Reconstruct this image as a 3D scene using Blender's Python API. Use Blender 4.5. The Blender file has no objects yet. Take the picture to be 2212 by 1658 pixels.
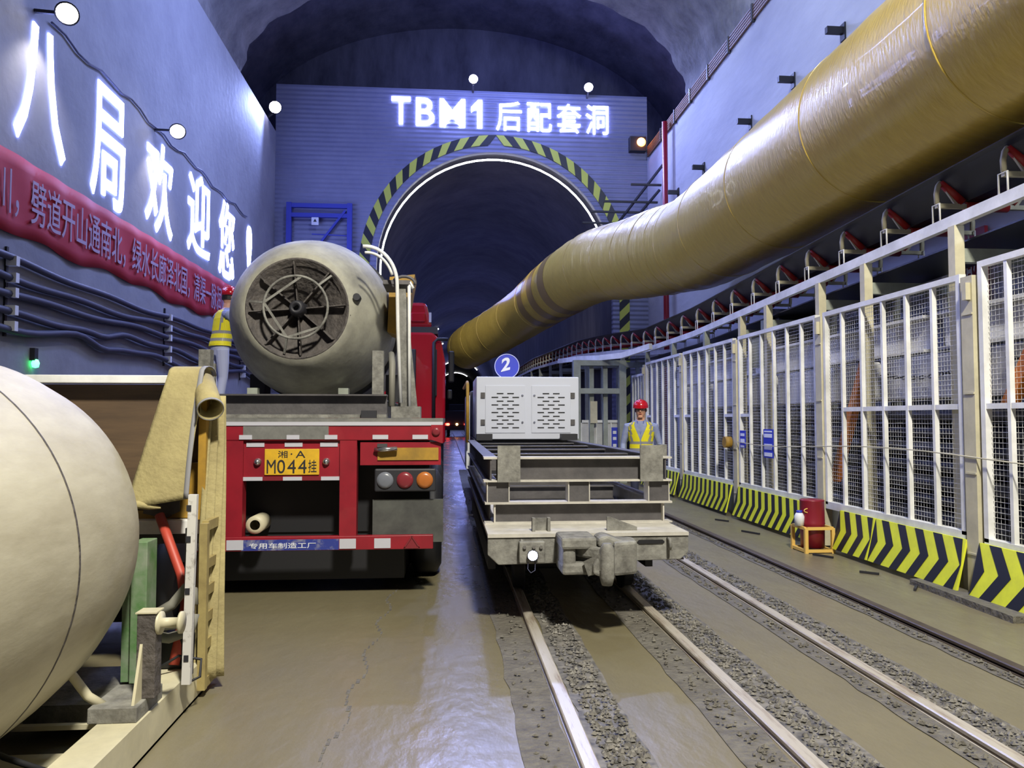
import bpy, math, random
from mathutils import Vector, Matrix
random.seed(7)
R = math.radians
C = bpy.context.scene.collection
SC = bpy.context.scene
# ------------------------------------------------------------------ camera, world, lights, exposure
cam_d = bpy.data.cameras.new('camera'); cam_d.sensor_width = 36.0; cam_d.lens = 36.0 * 1661 / 2212
cam_d.clip_start = .05; cam_d.clip_end = 400
cam = bpy.data.objects.new('camera', cam_d); C.objects.link(cam)
cam.location = (0, 0, 1.45); cam.rotation_euler = (R(90 + 2.585), 0, R(-4.813))
SC.camera = cam
SC.view_settings.view_transform = 'Standard'; SC.view_settings.look = 'None'
SC.view_settings.gamma = 1; SC.view_settings.use_curve_mapping = False
SC.view_settings.exposure = 0.1
SC.cycles.max_bounces = 6; SC.cycles.diffuse_bounces = 3; SC.cycles.glossy_bounces = 3
wd = bpy.data.worlds.new('world'); SC.world = wd; wd.use_nodes = True
wd.node_tree.nodes['Background'].inputs[0].default_value = (.20, .26, .62, 1)
wd.node_tree.nodes['Background'].inputs[1].default_value = .03

def lamp(name, kind, loc, power, col, target=None, size=1.0, spot=None, parent=None, size_y=None):
    d = bpy.data.lights.new(name, kind); d.energy = power; d.color = col
    if kind == 'AREA':
        d.size = size
        if size_y: d.shape = 'RECTANGLE'; d.size_y = size_y
    elif kind in ('POINT', 'SPOT'): d.shadow_soft_size = size
    if kind == 'SPOT': d.spot_size = R(spot or 90); d.spot_blend = .6
    o = bpy.data.objects.new(name, d); C.objects.link(o); o.location = loc
    if target is not None:
        o.rotation_euler = (Vector(target) - Vector(loc)).to_track_quat('-Z', 'Y').to_euler()
    return o
WARM = (1.0, .95, .82); BLUE = (.36, .45, 1.0); COOL = (.70, .80, 1.0); DEEP = (.26, .32, 1.0)
# overhead hall light behind the camera, then added unseen fill lamps
lamp('hall_light', 'SPOT', (1.5, -1.5, 9.2), 7000, WARM, (1.9, 6.0, 0), .45, 74)
lamp('hall_light', 'AREA', (2.4, 9.0, 11.4), 280, COOL, (5.6, 12.0, 5), 1.6)  # added fill, no fixture: brightens the upper right wall
lamp('wall_fill', 'AREA', (5.75, 3.6, 3.7), 40, COOL, (5.98, 9, 3.2), .4)  # added unseen fill for the right wall below the conveyor
lamp('letter_glow_fill', 'AREA', (-.6, 14.0, 10.6), 430, BLUE, (-5, 12.8, 6.2), 5.0, size_y=.5)  # added out-of-frame fill imitating the blue glow around the wall letters
lamp('portal_glow_fill', 'AREA', (1.6, 19.6, 12.3), 200, DEEP, (1.6, 22.5, 9.6), 4.0, size_y=.4)  # added out-of-frame fill imitating the sign's glow on the portal wall
lamp('duct_end_fill', 'SPOT', (.4, 15.5, 10.6), 3500, (1, .93, .88), (1.9, 26, 4.4), .2, 34)  # added unseen spot that brightens the duct end inside the tunnel
lamp('vault_fill', 'SPOT', (4.7, 11.5, 10.4), 900, COOL, (5.0, 17.5, 12.2), .3, 95)  # added unseen uplight to brighten the right side of the vault
# portal floodlights (their bodies are built with the portal below)
lamp('portal_flood', 'SPOT', (0.73, 22.0, 11.40), 1500, BLUE, (0.2, 10, 0), .12, 105)
lamp('portal_flood', 'SPOT', (4.16, 22.0, 11.30), 1200, BLUE, (3.2, 10, 0), .12, 105)
lamp('corner_flood', 'SPOT', (-4.75, 21.3, 10.1), 1300, BLUE, (0.5, 9, 0), .12, 100)

# ------------------------------------------------------------------ materials
def lin(c):
    return tuple(((v / 255) / 12.92 if v / 255 <= .04045 else ((v / 255 + .055) / 1.055) ** 2.4) for v in c) + (1,)
MATS = {}
def mat(name, col, rough=.6, metal=0.0, col2=None, scale=4.0, bump=0.0, bscale=None, spec=.5, coat=0.0, stretch=None, lo=.35, hi=.7, rough2=None, detail=6):
    m = bpy.data.materials.new(name); m.use_nodes = True; nt = m.node_tree; n = nt.nodes; b = n['Principled BSDF']
    b.inputs['Base Color'].default_value = lin(col); b.inputs['Roughness'].default_value = rough
    b.inputs['Metallic'].default_value = metal; b.inputs['Specular IOR Level'].default_value = spec
    b.inputs['Coat Weight'].default_value = coat
    tc = n.new('ShaderNodeTexCoord'); vec = tc.outputs['Object']
    if stretch:
        mp = n.new('ShaderNodeMapping'); mp.inputs['Scale'].default_value = stretch
        nt.links.new(vec, mp.inputs['Vector']); vec = mp.outputs['Vector']
    if col2:
        no = n.new('ShaderNodeTexNoise'); no.inputs['Scale'].default_value = scale; no.inputs['Detail'].default_value = detail
        no.inputs['Roughness'].default_value = .65
        nt.links.new(vec, no.inputs['Vector'])
        cr = n.new('ShaderNodeValToRGB'); cr.color_ramp.elements[0].position = lo; cr.color_ramp.elements[1].position = hi
        cr.color_ramp.elements[0].color = lin(col); cr.color_ramp.elements[1].color = lin(col2)
        nt.links.new(no.outputs['Fac'], cr.inputs['Fac']); nt.links.new(cr.outputs['Color'], b.inputs['Base Color'])
        if rough2 is not None:
            mr = n.new('ShaderNodeMapRange'); mr.inputs[1].default_value = lo; mr.inputs[2].default_value = hi
            mr.inputs[3].default_value = rough; mr.inputs[4].default_value = rough2
            nt.links.new(no.outputs['Fac'], mr.inputs[0]); nt.links.new(mr.outputs[0], b.inputs['Roughness'])
    if bump:
        nb = n.new('ShaderNodeTexNoise'); nb.inputs['Scale'].default_value = bscale or scale * 3; nb.inputs['Detail'].default_value = 5
        nt.links.new(vec, nb.inputs['Vector'])
        bp = n.new('ShaderNodeBump'); bp.inputs['Strength'].default_value = bump; bp.inputs['Distance'].default_value = .05
        nt.links.new(nb.outputs['Fac'], bp.inputs['Height']); nt.links.new(bp.outputs['Normal'], b.inputs['Normal'])
    MATS[name] = m; return m
def emit(name, col, strength, base=(255, 255, 255)):
    m = mat(name, base, .4); b = m.node_tree.nodes['Principled BSDF']
    b.inputs['Emission Color'].default_value = tuple(col) + (1,); b.inputs['Emission Strength'].default_value = strength
    return m
def wave_bump(m, axis, scale, strength, dist=.02):
    nt = m.node_tree; n = nt.nodes; b = n['Principled BSDF']; tc = n.new('ShaderNodeTexCoord')
    w = n.new('ShaderNodeTexWave'); w.bands_direction = axis; w.inputs['Scale'].default_value = scale
    w.inputs['Distortion'].default_value = 0
    bp = n.new('ShaderNodeBump'); bp.inputs['Strength'].default_value = strength; bp.inputs['Distance'].default_value = dist
    nt.links.new(tc.outputs['Object'], w.inputs['Vector']); nt.links.new(w.outputs['Fac'], bp.inputs['Height'])
    old = b.inputs['Normal'].links
    if old: nt.links.new(old[0].from_socket, bp.inputs['Normal'])
    nt.links.new(bp.outputs['Normal'], b.inputs['Normal'])

M_wall = mat('plaster', (150, 152, 160), .8, col2=(128, 130, 140), scale=.7, bump=.15, bscale=6)
M_wallR = mat('plaster_pale', (192, 194, 204), .75, col2=(168, 171, 184), scale=.9, bump=.2, bscale=4, stretch=(1, .4, 1.4))
M_vault = mat('shotcrete', (128, 127, 128), .9, col2=(84, 84, 90), scale=1.3, bump=.8, bscale=5)
M_rock = mat('dark_shotcrete', (84, 84, 98), .9, col2=(48, 48, 62), scale=.9, bump=.5, bscale=4, stretch=(1.5, 1, .5))
M_lining = mat('tunnel_lining', (92, 90, 96), .75, col2=(60, 60, 68), scale=1.0, bump=.4, bscale=3, stretch=(1, 1, .4))
M_clad = mat('cladding', (138, 142, 168), .5, metal=.1, col2=(118, 122, 150), scale=.6)
wave_bump(M_clad, 'Z', 2.3, .6, .03)
M_floor = mat('wet_concrete', (124, 116, 90), .27, col2=(106, 99, 76), scale=1.6, bump=.12, bscale=11, rough2=.5, stretch=(1, .5, 1), lo=.3, hi=.72)
nt = M_floor.node_tree; n = nt.nodes; sx = n.new('ShaderNodeSeparateXYZ'); tcn = n.new('ShaderNodeTexCoord'); nt.links.new(tcn.outputs['Object'], sx.inputs[0])
ab = n.new('ShaderNodeMath'); ab.operation = 'ABSOLUTE'; sb = n.new('ShaderNodeMath'); sb.operation = 'SUBTRACT'; sb.inputs[1].default_value = .12; nt.links.new(sx.outputs['X'], sb.inputs[0]); nt.links.new(sb.outputs[0], ab.inputs[0])
mr = n.new('ShaderNodeMapRange'); mr.inputs[1].default_value = .2; mr.inputs[2].default_value = .7; mr.inputs[3].default_value = .75; mr.inputs[4].default_value = 1.0
nt.links.new(ab.outputs[0], mr.inputs[0]); mu = n.new('ShaderNodeMath'); mu.operation = 'MULTIPLY'; bs = n['Principled BSDF']; bs.inputs['Specular IOR Level'].default_value = .9
nt.links.new(bs.inputs['Roughness'].links[0].from_socket, mu.inputs[0]); nt.links.new(mr.outputs[0], mu.inputs[1]); nt.links.new(mu.outputs[0], bs.inputs['Roughness'])
M_strip = mat('rough_concrete', (112, 108, 98), .7, col2=(84, 80, 74), scale=9, bump=.5, bscale=30)
M_stone = mat('gravel', (124, 120, 112), .6, col2=(66, 64, 62), scale=14, detail=2)
M_rail = mat('rail_steel', (214, 206, 190), .4, metal=.5, col2=(140, 112, 88), scale=5, stretch=(6, .5, 6), lo=.5, hi=.75)
M_ductband = mat('duct_band', (156, 130, 76), .3, spec=.8, coat=.3)
M_railb = mat('rail_brown', (98, 86, 74), .5, metal=.4, col2=(72, 62, 54), scale=6)
M_duct = mat('duct_vinyl', (214, 186, 84), .36, col2=(200, 170, 72), scale=2.5, bump=.2, bscale=5, spec=.8, coat=.15, stretch=(2, 6, 2), metal=.1)
M_white = mat('white_paint', (240, 240, 238), .4, col2=(205, 205, 200), scale=3)
M_cream = mat('cream_paint', (205, 198, 168), .5, col2=(178, 172, 146), scale=4)
M_beamgreen = mat('greygreen_steel', (158, 164, 152), .5, col2=(128, 132, 122), scale=3)
M_steel = mat('dull_steel', (98, 95, 96), .55, metal=.2, col2=(74, 72, 74), scale=5, bump=.1)
M_dirty = mat('muddy_steel', (142, 141, 134), .75, col2=(86, 84, 80), scale=9, bump=.14, bscale=40)
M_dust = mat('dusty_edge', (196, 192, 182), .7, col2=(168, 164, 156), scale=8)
M_drum = mat('drum_concrete_grey', (168, 166, 150), .65, col2=(122, 120, 110), scale=2.6, bump=.08, bscale=14)
M_tank = mat('tank_cream', (192, 186, 162), .6, col2=(164, 156, 132), scale=3.2, bump=.07, bscale=7, stretch=(1, .5, 1.6))
M_hub = mat('hub_iron', (92, 86, 82), .7, col2=(60, 56, 56), scale=7, bump=.4)
M_black = mat('black_rubber', (26, 26, 30), .6)
M_belt = mat('belt_rubber', (26, 28, 42), .4)
M_dark = mat('dark_steel', (40, 40, 46), .55)
M_red = mat('truck_red', (150, 26, 42), .45, col2=(124, 22, 36), scale=3, coat=.2)
M_cab = mat('cab_red', (172, 18, 34), .18, coat=.8)
M_redroll = mat('roller_red', (160, 34, 30), .4)
M_redpipe = mat('pipe_red', (140, 26, 44), .4)
M_yellow = mat('plate_yellow', (222, 176, 40), .5, col2=(200, 158, 44), scale=12)
M_ochre = mat('ochre_paint', (178, 138, 46), .6, col2=(132, 104, 44), scale=5)
M_oldyel = mat('old_yellow', (168, 152, 98), .65, col2=(126, 110, 70), scale=6)
M_offw = mat('chipped_white', (206, 204, 200), .6, col2=(120, 112, 104), scale=16, lo=.55, hi=.7)
M_brown = mat('brown_board', (104, 84, 62), .6, col2=(74, 60, 48), scale=2.5, stretch=(.5, 1, 5))
M_tarp = mat('tan_canvas', (172, 160, 112), .85, col2=(146, 134, 94), scale=5, bump=.15, bscale=40)
M_tarpedge = mat('grey_hem', (140, 140, 144), .7)
M_green = mat('green_paint', (84, 124, 72), .55, col2=(134, 146, 126), scale=5, lo=.4, hi=.65)
M_haz = mat('hazard_yellow', (226, 232, 58), .45, col2=(206, 212, 60), scale=6)
M_hazk = mat('hazard_black', (32, 34, 44), .45)
M_rim_y = mat('rim_yellow', (200, 208, 84), .5)
M_blueframe = mat('blue_steel', (60, 70, 170), .5)
M_bluesign = mat('blue_sign', (52, 66, 190), .4)
M_paper = mat('paper_white', (225, 228, 236), .6)
M_reflw = mat('reflector_white', (190, 190, 200), .35)
M_blueband = mat('blue_band', (48, 60, 140), .5, col2=(150, 150, 160), scale=10, lo=.5, hi=.72)
M_grime = mat('grey_grime', (122, 122, 118), .7, col2=(98, 98, 96), scale=10)
M_flap = mat('flap_rubber', (84, 86, 82), .7, col2=(58, 58, 58), scale=5)
M_cabinet = mat('cabinet_grey', (206, 210, 224), .45)
M_bannerred = mat('banner_red', (172, 30, 48), .7)
M_bannertxt = mat('banner_text', (170, 150, 178), .7)
M_orange = mat('prop_orange', (206, 120, 40), .5)
M_bucketred = mat('bucket_red', (128, 26, 44), .35)
M_wood = mat('crate_yellow', (224, 184, 96), .6)
M_skin = mat('skin', (204, 152, 124), .5)
M_shirt = mat('shirt_blue', (150, 160, 196), .8, col2=(128, 138, 180), scale=12)
M_vest = mat('vest_yellow', (238, 226, 36), .6)
M_silver = mat('vest_grey', (150, 150, 150), .4)
M_helmet = mat('helmet_red', (186, 20, 36), .22, coat=.6)
M_hair = mat('hair_black', (24, 22, 22), .5)
M_trouser = mat('trousers', (52, 56, 82), .8)
M_pale = mat('pale_trousers', (176, 182, 214), .8)
M_chrome = mat('chrome', (190, 190, 195), .2, metal=.9)
M_lensred = mat('lens_red', (126, 44, 52), .3)
M_lensamb = mat('lens_amber', (176, 104, 48), .3)
M_lenscl = mat('lens_clear', (112, 116, 126), .3)
M_hosered = mat('hose_red', (176, 66, 50), .5)
M_hosegrey = mat('hose_grey', (124, 122, 112), .6)
M_conc = mat('pale_concrete', (206, 206, 206), .8, col2=(176, 176, 178), scale=2)
M_pipe = mat('stored_steel', (54, 55, 64), .45, metal=.2, col2=(34, 33, 38), scale=4)
M_rust = mat('rusty_tray', (134, 100, 74), .6, col2=(96, 76, 62), scale=6)
M_cable = mat('cable_sheath', (62, 64, 84), .6)
E_letter = emit('led_letter', (.60, .74, 2.0), 14)
E_portal = emit('led_letter_portal', (.66, .74, 1.9), 9)
E_flood = emit('flood_lens', (1.0, .95, 1.3), 40)
E_spot = emit('spot_lens', (1.0, .92, .85), 30)
E_strip = emit('led_strip', (1.0, 1.0, 1.0), 6)
E_amber = emit('beacon_amber', (1.0, .30, .03), 14)
E_green = emit('green_lamp', (.05, 1.0, .2), 6)
E_tail = emit('tail_lamp', (1.0, .05, .03), 16)
E_tailo = emit('tail_lamp_orange', (1.0, .35, .1), 16)
E_head = emit('head_lamp', (.8, .9, 1.5), 40)

# ------------------------------------------------------------------ mesh builder
class MB:
    def __init__(s): s.v = []; s.f = []; s.mi = []; s.m = 0; s.sm = []; s.smooth = False
    def add(s, vs, fs):
        o = len(s.v); s.v += [tuple(v) for v in vs]
        for f in fs: s.f.append(tuple(i + o for i in f)); s.mi.append(s.m); s.sm.append(s.smooth)
        return s
    def hexa(s, p):      # 8 points: bottom ring 0-3, top ring 4-7
        return s.add(p, [(3, 2, 1, 0), (4, 5, 6, 7), (0, 1, 5, 4), (1, 2, 6, 5), (2, 3, 7, 6), (3, 0, 4, 7)])
    def box(s, x0, x1, y0, y1, z0, z1):
        return s.hexa([(x0, y0, z0), (x1, y0, z0), (x1, y1, z0), (x0, y1, z0), (x0, y0, z1), (x1, y0, z1), (x1, y1, z1), (x0, y1, z1)])
    def bar(s, a, b, w, h, up=(0, 0, 1)):   # rectangular bar from a to b
        a = Vector(a); b = Vector(b); d = (b - a).normalized(); u = Vector(up)
        if abs(d.dot(u)) > .98: u = Vector((0, 1, 0))
        x = d.cross(u).normalized(); z = x.cross(d).normalized(); x = x * w / 2; z = z * h / 2
        return s.hexa([a - x - z, a + x - z, b + x - z, b - x - z, a - x + z, a + x + z, b + x + z, b - x + z])
    def tube(s, pts, r, n=10, cap=True, closed=False):
        pts = [Vector(p) for p in pts]; rs = r if isinstance(r, (list, tuple)) else [r] * len(pts)
        N = len(pts); vs = []; ref = None
        for i, p in enumerate(pts):
            if closed: d = pts[(i + 1) % N] - pts[i - 1]
            else: d = pts[min(i + 1, N - 1)] - pts[max(i - 1, 0)]
            d.normalize()
            if ref is None:
                ref = Vector((0, 0, 1)) if abs(d.z) < .9 else Vector((1, 0, 0))
            x = d.cross(ref).normalized(); ref = x.cross(d).normalized()
            for k in range(n):
                t = 2 * math.pi * k / n
                vs.append(p + (x * math.cos(t) + ref * math.sin(t)) * rs[i])
        fs = []
        for i in range(N if closed else N - 1):
            j = (i + 1) % N
            for k in range(n): fs.append((i * n + k, i * n + (k + 1) % n, j * n + (k + 1) % n, j * n + k))
        if cap and not closed: fs.append(tuple(range(n))[::-1]); fs.append(tuple((N - 1) * n + k for k in range(n)))
        sm = s.smooth; s.smooth = True; s.add(vs, fs[:len(fs) - (2 if cap and not closed else 0)])
        s.smooth = False
        if cap and not closed:
            o = len(s.v) - len(vs)
            for f in fs[-2:]: s.f.append(tuple(i + o for i in f)); s.mi.append(s.m); s.sm.append(False)
        s.smooth = sm; return s
    def lathe(s, o, axis, prof, n=32, smooth=True, arc=None):    # prof: (t along the axis, radius)
        o = Vector(o); a = Vector(axis).normalized(); u = Vector((0, 0, 1)) if abs(a.z) < .9 else Vector((1, 0, 0))
        x = a.cross(u).normalized(); y = x.cross(a).normalized(); vs = []
        for t, r in prof:
            for k in range(n):
                q = 2 * math.pi * k / n; vs.append(o + a * t + (x * math.cos(q) + y * math.sin(q)) * r)
        fs = []
        for i in range(len(prof) - 1):
            for k in range(n): fs.append((i * n + k, (i + 1) * n + k, (i + 1) * n + (k + 1) % n, i * n + (k + 1) % n))
        sm = s.smooth; s.smooth = smooth; s.add(vs, fs); s.smooth = sm; return s
    def cyl(s, a, b, r, n=20):
        a = Vector(a); b = Vector(b); L = (b - a).length
        return s.lathe(a, b - a, [(0, .0001), (0, r), (0, r), (L, r), (L, r), (L, .0001)], n, False) if n < 12 else s.tube([a, b], r, n)
    def prism(s, poly, ext, place):      # poly of 2-D points, extruded by ext; place(u, v, w) -> point
        n = len(poly)
        vs = [place(u, v, 0) for u, v in poly] + [place(u, v, ext) for u, v in poly]
        return s.add(vs, [tuple(range(n))[::-1], tuple(range(n, 2 * n))] + [(i, (i + 1) % n, n + (i + 1) % n, n + i) for i in range(n)])
    def grid(s, fn, nu, nv, smooth=True):
        vs = [fn(i / nu, j / nv) for j in range(nv + 1) for i in range(nu + 1)]
        fs = [(j * (nu + 1) + i, j * (nu + 1) + i + 1, (j + 1) * (nu + 1) + i + 1, (j + 1) * (nu + 1) + i) for j in range(nv) for i in range(nu)]
        sm = s.smooth; s.smooth = smooth; s.add(vs, fs); s.smooth = sm; return s
    def ibeam_x(s, x0, x1, y, z0, z1, w=.1, t=.012):
        s.box(x0, x1, y - w / 2, y + w / 2, z0, z0 + t); s.box(x0, x1, y - w / 2, y + w / 2, z1 - t, z1)
        return s.box(x0, x1, y - t / 2, y + t / 2, z0 + t, z1 - t)
    def ibeam_y(s, y0, y1, x, z0, z1, w=.1, t=.012):
        s.box(x - w / 2, x + w / 2, y0, y1, z0, z0 + t); s.box(x - w / 2, x + w / 2, y0, y1, z1 - t, z1)
        return s.box(x - t / 2, x + t / 2, y0, y1, z0 + t, z1 - t)
def obj(name, mb, mats, parent=None, bevel=0, solid=0, fix=True):
    me = bpy.data.meshes.new(name); me.from_pydata(mb.v, [], mb.f)
    if not isinstance(mats, (list, tuple)): mats = [mats]
    for m in mats: me.materials.append(m)
    me.polygons.foreach_set('material_index', mb.mi); me.polygons.foreach_set('use_smooth', mb.sm)
    me.update()
    if fix:
        import bmesh
        b = bmesh.new(); b.from_mesh(me); bmesh.ops.recalc_face_normals(b, faces=b.faces); b.to_mesh(me); b.free()
    o = bpy.data.objects.new(name, me); C.objects.link(o)
    if parent is not None:
        o.parent = parent; p = parent; off = Vector()
        while p is not None: off += p.location; p = p.parent
        o.location = -off
    if solid:
        md = o.modifiers.new('thick', 'SOLIDIFY'); md.thickness = solid; md.offset = 0
    if bevel:
        md = o.modifiers.new('edge', 'BEVEL'); md.width = bevel; md.segments = 2; md.limit_method = 'ANGLE'
    return o
def tag(o, label, cat, group=None, kind=None):
    o['label'] = label; o['category'] = cat
    if group: o['group'] = group
    if kind: o['kind'] = kind
    return o
def thing(name, label, cat, loc, group=None):
    o = bpy.data.objects.new(name, None); C.objects.link(o); o.location = loc; o.empty_display_size = .1
    return tag(o, label, cat, group)
def struct(name, mb, m, **k):
    o = obj(name, mb, m, **k); o['kind'] = 'structure'; return o
def dup(root, loc, label=None, group=None):
    r = root.copy(); C.objects.link(r); r.location = loc
    if label: r['label'] = label
    if group: r['group'] = group
    for ch in list(root.children):
        c = ch.copy(); C.objects.link(c); c.parent = r
        for g in list(ch.children):
            d = g.copy(); C.objects.link(d); d.parent = c
    return r
def text_mb(body, depth, bold, place, fit=None):
    """Outlined writing as solid mesh; place(u, v, w) with u, v in the unit em box; fit=(w, h) scales its box to w x h from 0, 0."""
    c = bpy.data.curves.new('writing', 'FONT'); c.body = body; c.extrude = .5; c.offset = bold; c.resolution_u = 4
    o = bpy.data.objects.new('writing', c); C.objects.link(o)
    dg = bpy.context.evaluated_depsgraph_get(); me = bpy.data.meshes.new_from_object(o.evaluated_get(dg))
    vs = [v.co.copy() for v in me.vertices]; fs = [tuple(p.vertices) for p in me.polygons]
    bpy.data.objects.remove(o); bpy.data.curves.remove(c); bpy.data.meshes.remove(me)
    x0 = min(v.x for v in vs); x1 = max(v.x for v in vs); y0 = min(v.y for v in vs); y1 = max(v.y for v in vs)
    sx = sy = 1
    if fit: sx = fit[0] / (x1 - x0); sy = fit[1] / (y1 - y0)
    mb = MB(); mb.add([place((v.x - x0) * sx, (v.y - y0) * sy, (v.z + .5) * depth) for v in vs], fs)
    return mb

# ------------------------------------------------------------------ the hall
XL, XR, YP = -5.0, 6.0, 22.5
struct('floor', MB().box(-6.4, 7.4, -8, 22.6, -.3, 0), M_floor)
struct('wall_left', MB().box(XL - 1.3, XL, -8, YP + 2, 0, 9.8), M_wall)
struct('wall_right', MB().box(XR, XR + 1.3, -8, YP + 2, 0, 9.62), M_wallR)
def ell(a, b, n=48): return [(.5 - a * math.cos(math.pi * i / n), 9.75 + b * math.sin(math.pi * i / n)) for i in range(n + 1)]
e0, e1 = ell(5.68, 3.05), ell(7.0, 4.3)
def jit(i, y): return .05 * math.sin(i * 1.7 + y * 1.3) + .04 * math.sin(i * .6 - y * 2.1)
mb = MB(); ys = [-8 + 27.2 * k / 40 for k in range(41)]
def vaultp(u, v):
    i = round(u * 48); y = ys[round(v * 40)]; x, z = e0[i]; q = 1 + jit(i, y) / 5.5
    return (.5 + (x - .5) * q, y, 9.75 + (z - 9.75) * q)
mb.grid(vaultp, 48, 40)
mb.add([vaultp(i / 48, 1) for i in range(49)] + [(x, 19.3, z) for x, z in e1], [(i, i + 1, 50 + i, 49 + i) for i in range(48)])
mb.add([vaultp(i / 48, 0) for i in range(49)] + [(x, -8, z) for x, z in e1], [(i, i + 1, 50 + i, 49 + i) for i in range(48)])
mb.add([(x, -8, z) for x, z in e1] + [(x, 19.3, z) for x, z in e1], [(i, i + 1, 50 + i, 49 + i) for i in range(48)])
struct('ceiling', mb, M_vault)
# the taller dark bay above and behind the portal
mb = MB(); mb.add([(x, 19.25, z) for x, z in e1] + [(x, 24.6, z) for x, z in e1], [(i, i + 1, 50 + i, 49 + i) for i in range(48)])
struct('ceiling_rear', mb, M_rock)
struct('wall_rear', MB().prism([(-6.6, 9.7), (7.4, 9.7)] + e1[::-1], .3, lambda u, v, w: (u, 24.4 + w, v)), M_rock)
# portal wall of ribbed sheet with a horseshoe opening
AX, AZ = 1.42, 5.87
def arch(r, n=40): return [(AX - r, 0)] + [(AX - r * math.cos(math.pi * i / n), AZ + r * math.sin(math.pi * i / n)) for i in range(n + 1)] + [(AX + r, 0)]
hole = arch(3.5)
def rim(p):
    x, z = p[0] - AX, p[1] - AZ
    if p[1] <= 0: return (XL if x < 0 else XR, 0)
    t = min((XL - AX) / x if x < -1e-6 else 1e9, (XR - AX) / x if x > 1e-6 else 1e9, (11.2 - AZ) / z if z > 1e-6 else 1e9)
    return (AX + x * t, AZ + z * t)
outer = [rim(p) for p in hole]
def with_corner(h, o):
    H2, O2 = [], []
    for i in range(len(h)):
        H2.append(h[i]); O2.append(o[i])
        if i + 1 < len(h):
            a, b = o[i], o[i + 1]
            if a[0] == XL and b[0] > XL and b[1] > 11: H2.append(h[i + 1]); O2.append((XL, 11.2))
            elif b[0] >= XR - 1e-6 and a[0] < XR - 1e-6 and a[1] > 11: H2.append(h[i]); O2.append((XR, 11.2))
    return H2, O2
h2, o2 = with_corner(hole, outer); N = len(h2)
vs = [(x, YP, z) for x, z in h2] + [(x, YP, z) for x, z in o2] + [(x, YP + .2, z) for x, z in h2] + [(x, YP + .2, z) for x, z in o2]
fs = []
for i in range(N - 1):
    if h2[i] != h2[i + 1]: fs += [(i, i + 1, N + i + 1, N + i), (2 * N + i, 3 * N + i, 3 * N + i + 1, 2 * N + i + 1), (i, 2 * N + i, 2 * N + i + 1, i + 1)]
    else: fs += [(i, N + i + 1, N + i), (2 * N + i, 3 * N + i, 3 * N + i + 1)]
    fs.append((N + i, N + i + 1, 3 * N + i + 1, 3 * N + i))
struct('wall_back', MB().add(vs, fs), M_clad)
# tunnel beyond the portal
tp = arch(3.6, 36); tn = len(tp); mb = MB(); ty = [22.7, 30, 40, 55, 75, 100, 150]
K = len(ty)
mb.smooth = True; mb.add([(x, y, z) for y in ty for x, z in tp], [(k * tn + i, k * tn + i + 1, (k + 1) * tn + i + 1, (k + 1) * tn + i) for k in range(K - 1) for i in range(tn - 1)])
mb.smooth = False; mb.add([(x, 150, z) for x, z in tp], [tuple(range(tn))])
struct('wall_tunnel', mb, M_lining)
struct('floor_tunnel', MB().box(AX - 3.6, AX + 3.6, 22.6, 150, -.3, 0), M_floor)
# yellow and black slanted stripes round the opening
mb = MB(); n = 88
def onarch(s, r):      # s in 0..1 from left foot to right foot
    Ls, La = AZ / 3.85, math.pi; tot = 2 * Ls + La; q = s * tot
    if q < Ls: return (AX - r, q * 3.85)
    if q < Ls + La: a = q - Ls; return (AX - r * math.cos(a), AZ + r * math.sin(a))
    return (AX + r, AZ - (q - Ls - La) * 3.85)
for k in range(n):
    mb.m = k % 2
    sl = .9 / n if k < n / 2 else -.9 / n
    cl = lambda s: min(max(s, 0), .5) if k < n / 2 else min(max(s, .5), 1)
    q = [onarch(cl(k / n - sl), 3.7), onarch(cl((k + 1) / n - sl), 3.7), onarch(cl((k + 1) / n + sl * .2), 4.0), onarch(cl(k / n + sl * .2), 4.0)]
    mb.add([(x, YP - .004, z) for x, z in q] + [(x, YP - .03, z) for x, z in q], [(4, 5, 6, 7), (0, 1, 5, 4), (1, 2, 6, 5), (2, 3, 7, 6), (3, 0, 4, 7)])
struct('trim_1', mb, [M_rim_y, M_hazk])
def ring_strip(y, a0, a1, r, rad, label, group=None):
    pts = [(AX - r * math.cos(R(a)), y, AZ + r * math.sin(R(a))) for a in [a0 + (a1 - a0) * i / 30 for i in range(31)]]
    return tag(obj('light_strip', MB().tube(pts, rad, 6), E_strip), label, 'light strip', group)
ring_strip(22.95, -8, 158, 3.42, .028, 'white light strip bent round the mouth of the tunnel')
for y, a0, a1, w in ((46, 146, 160, 'short slanting light strip in the tunnel right of the fan duct end'),
                     (61, 22, 52, 'long light strip in the tunnel just left of the duct end'),
                     (75, 44, 58, 'short light strip deep in the tunnel beside the red truck cab'),
                     (105, 50, 140, 'curved light strip deep in the tunnel arching below the duct end'),
                     (132, 40, 125, 'farthest and lowest curved light strip deep in the tunnel')):
    ring_strip(y, a0, a1, 3.45, .06, w, 'light strips in the tunnel')
for y, p in ((27, 60), (34, 70), (43, 90), (54, 100), (66, 130), (82, 160), (104, 220)): lamp('tunnel_haze_fill', 'POINT', (1.4, y, 6.4), p, DEEP, None, .5)  # added point lamps in mid-air, standing in for the tunnel's blue haze

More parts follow.
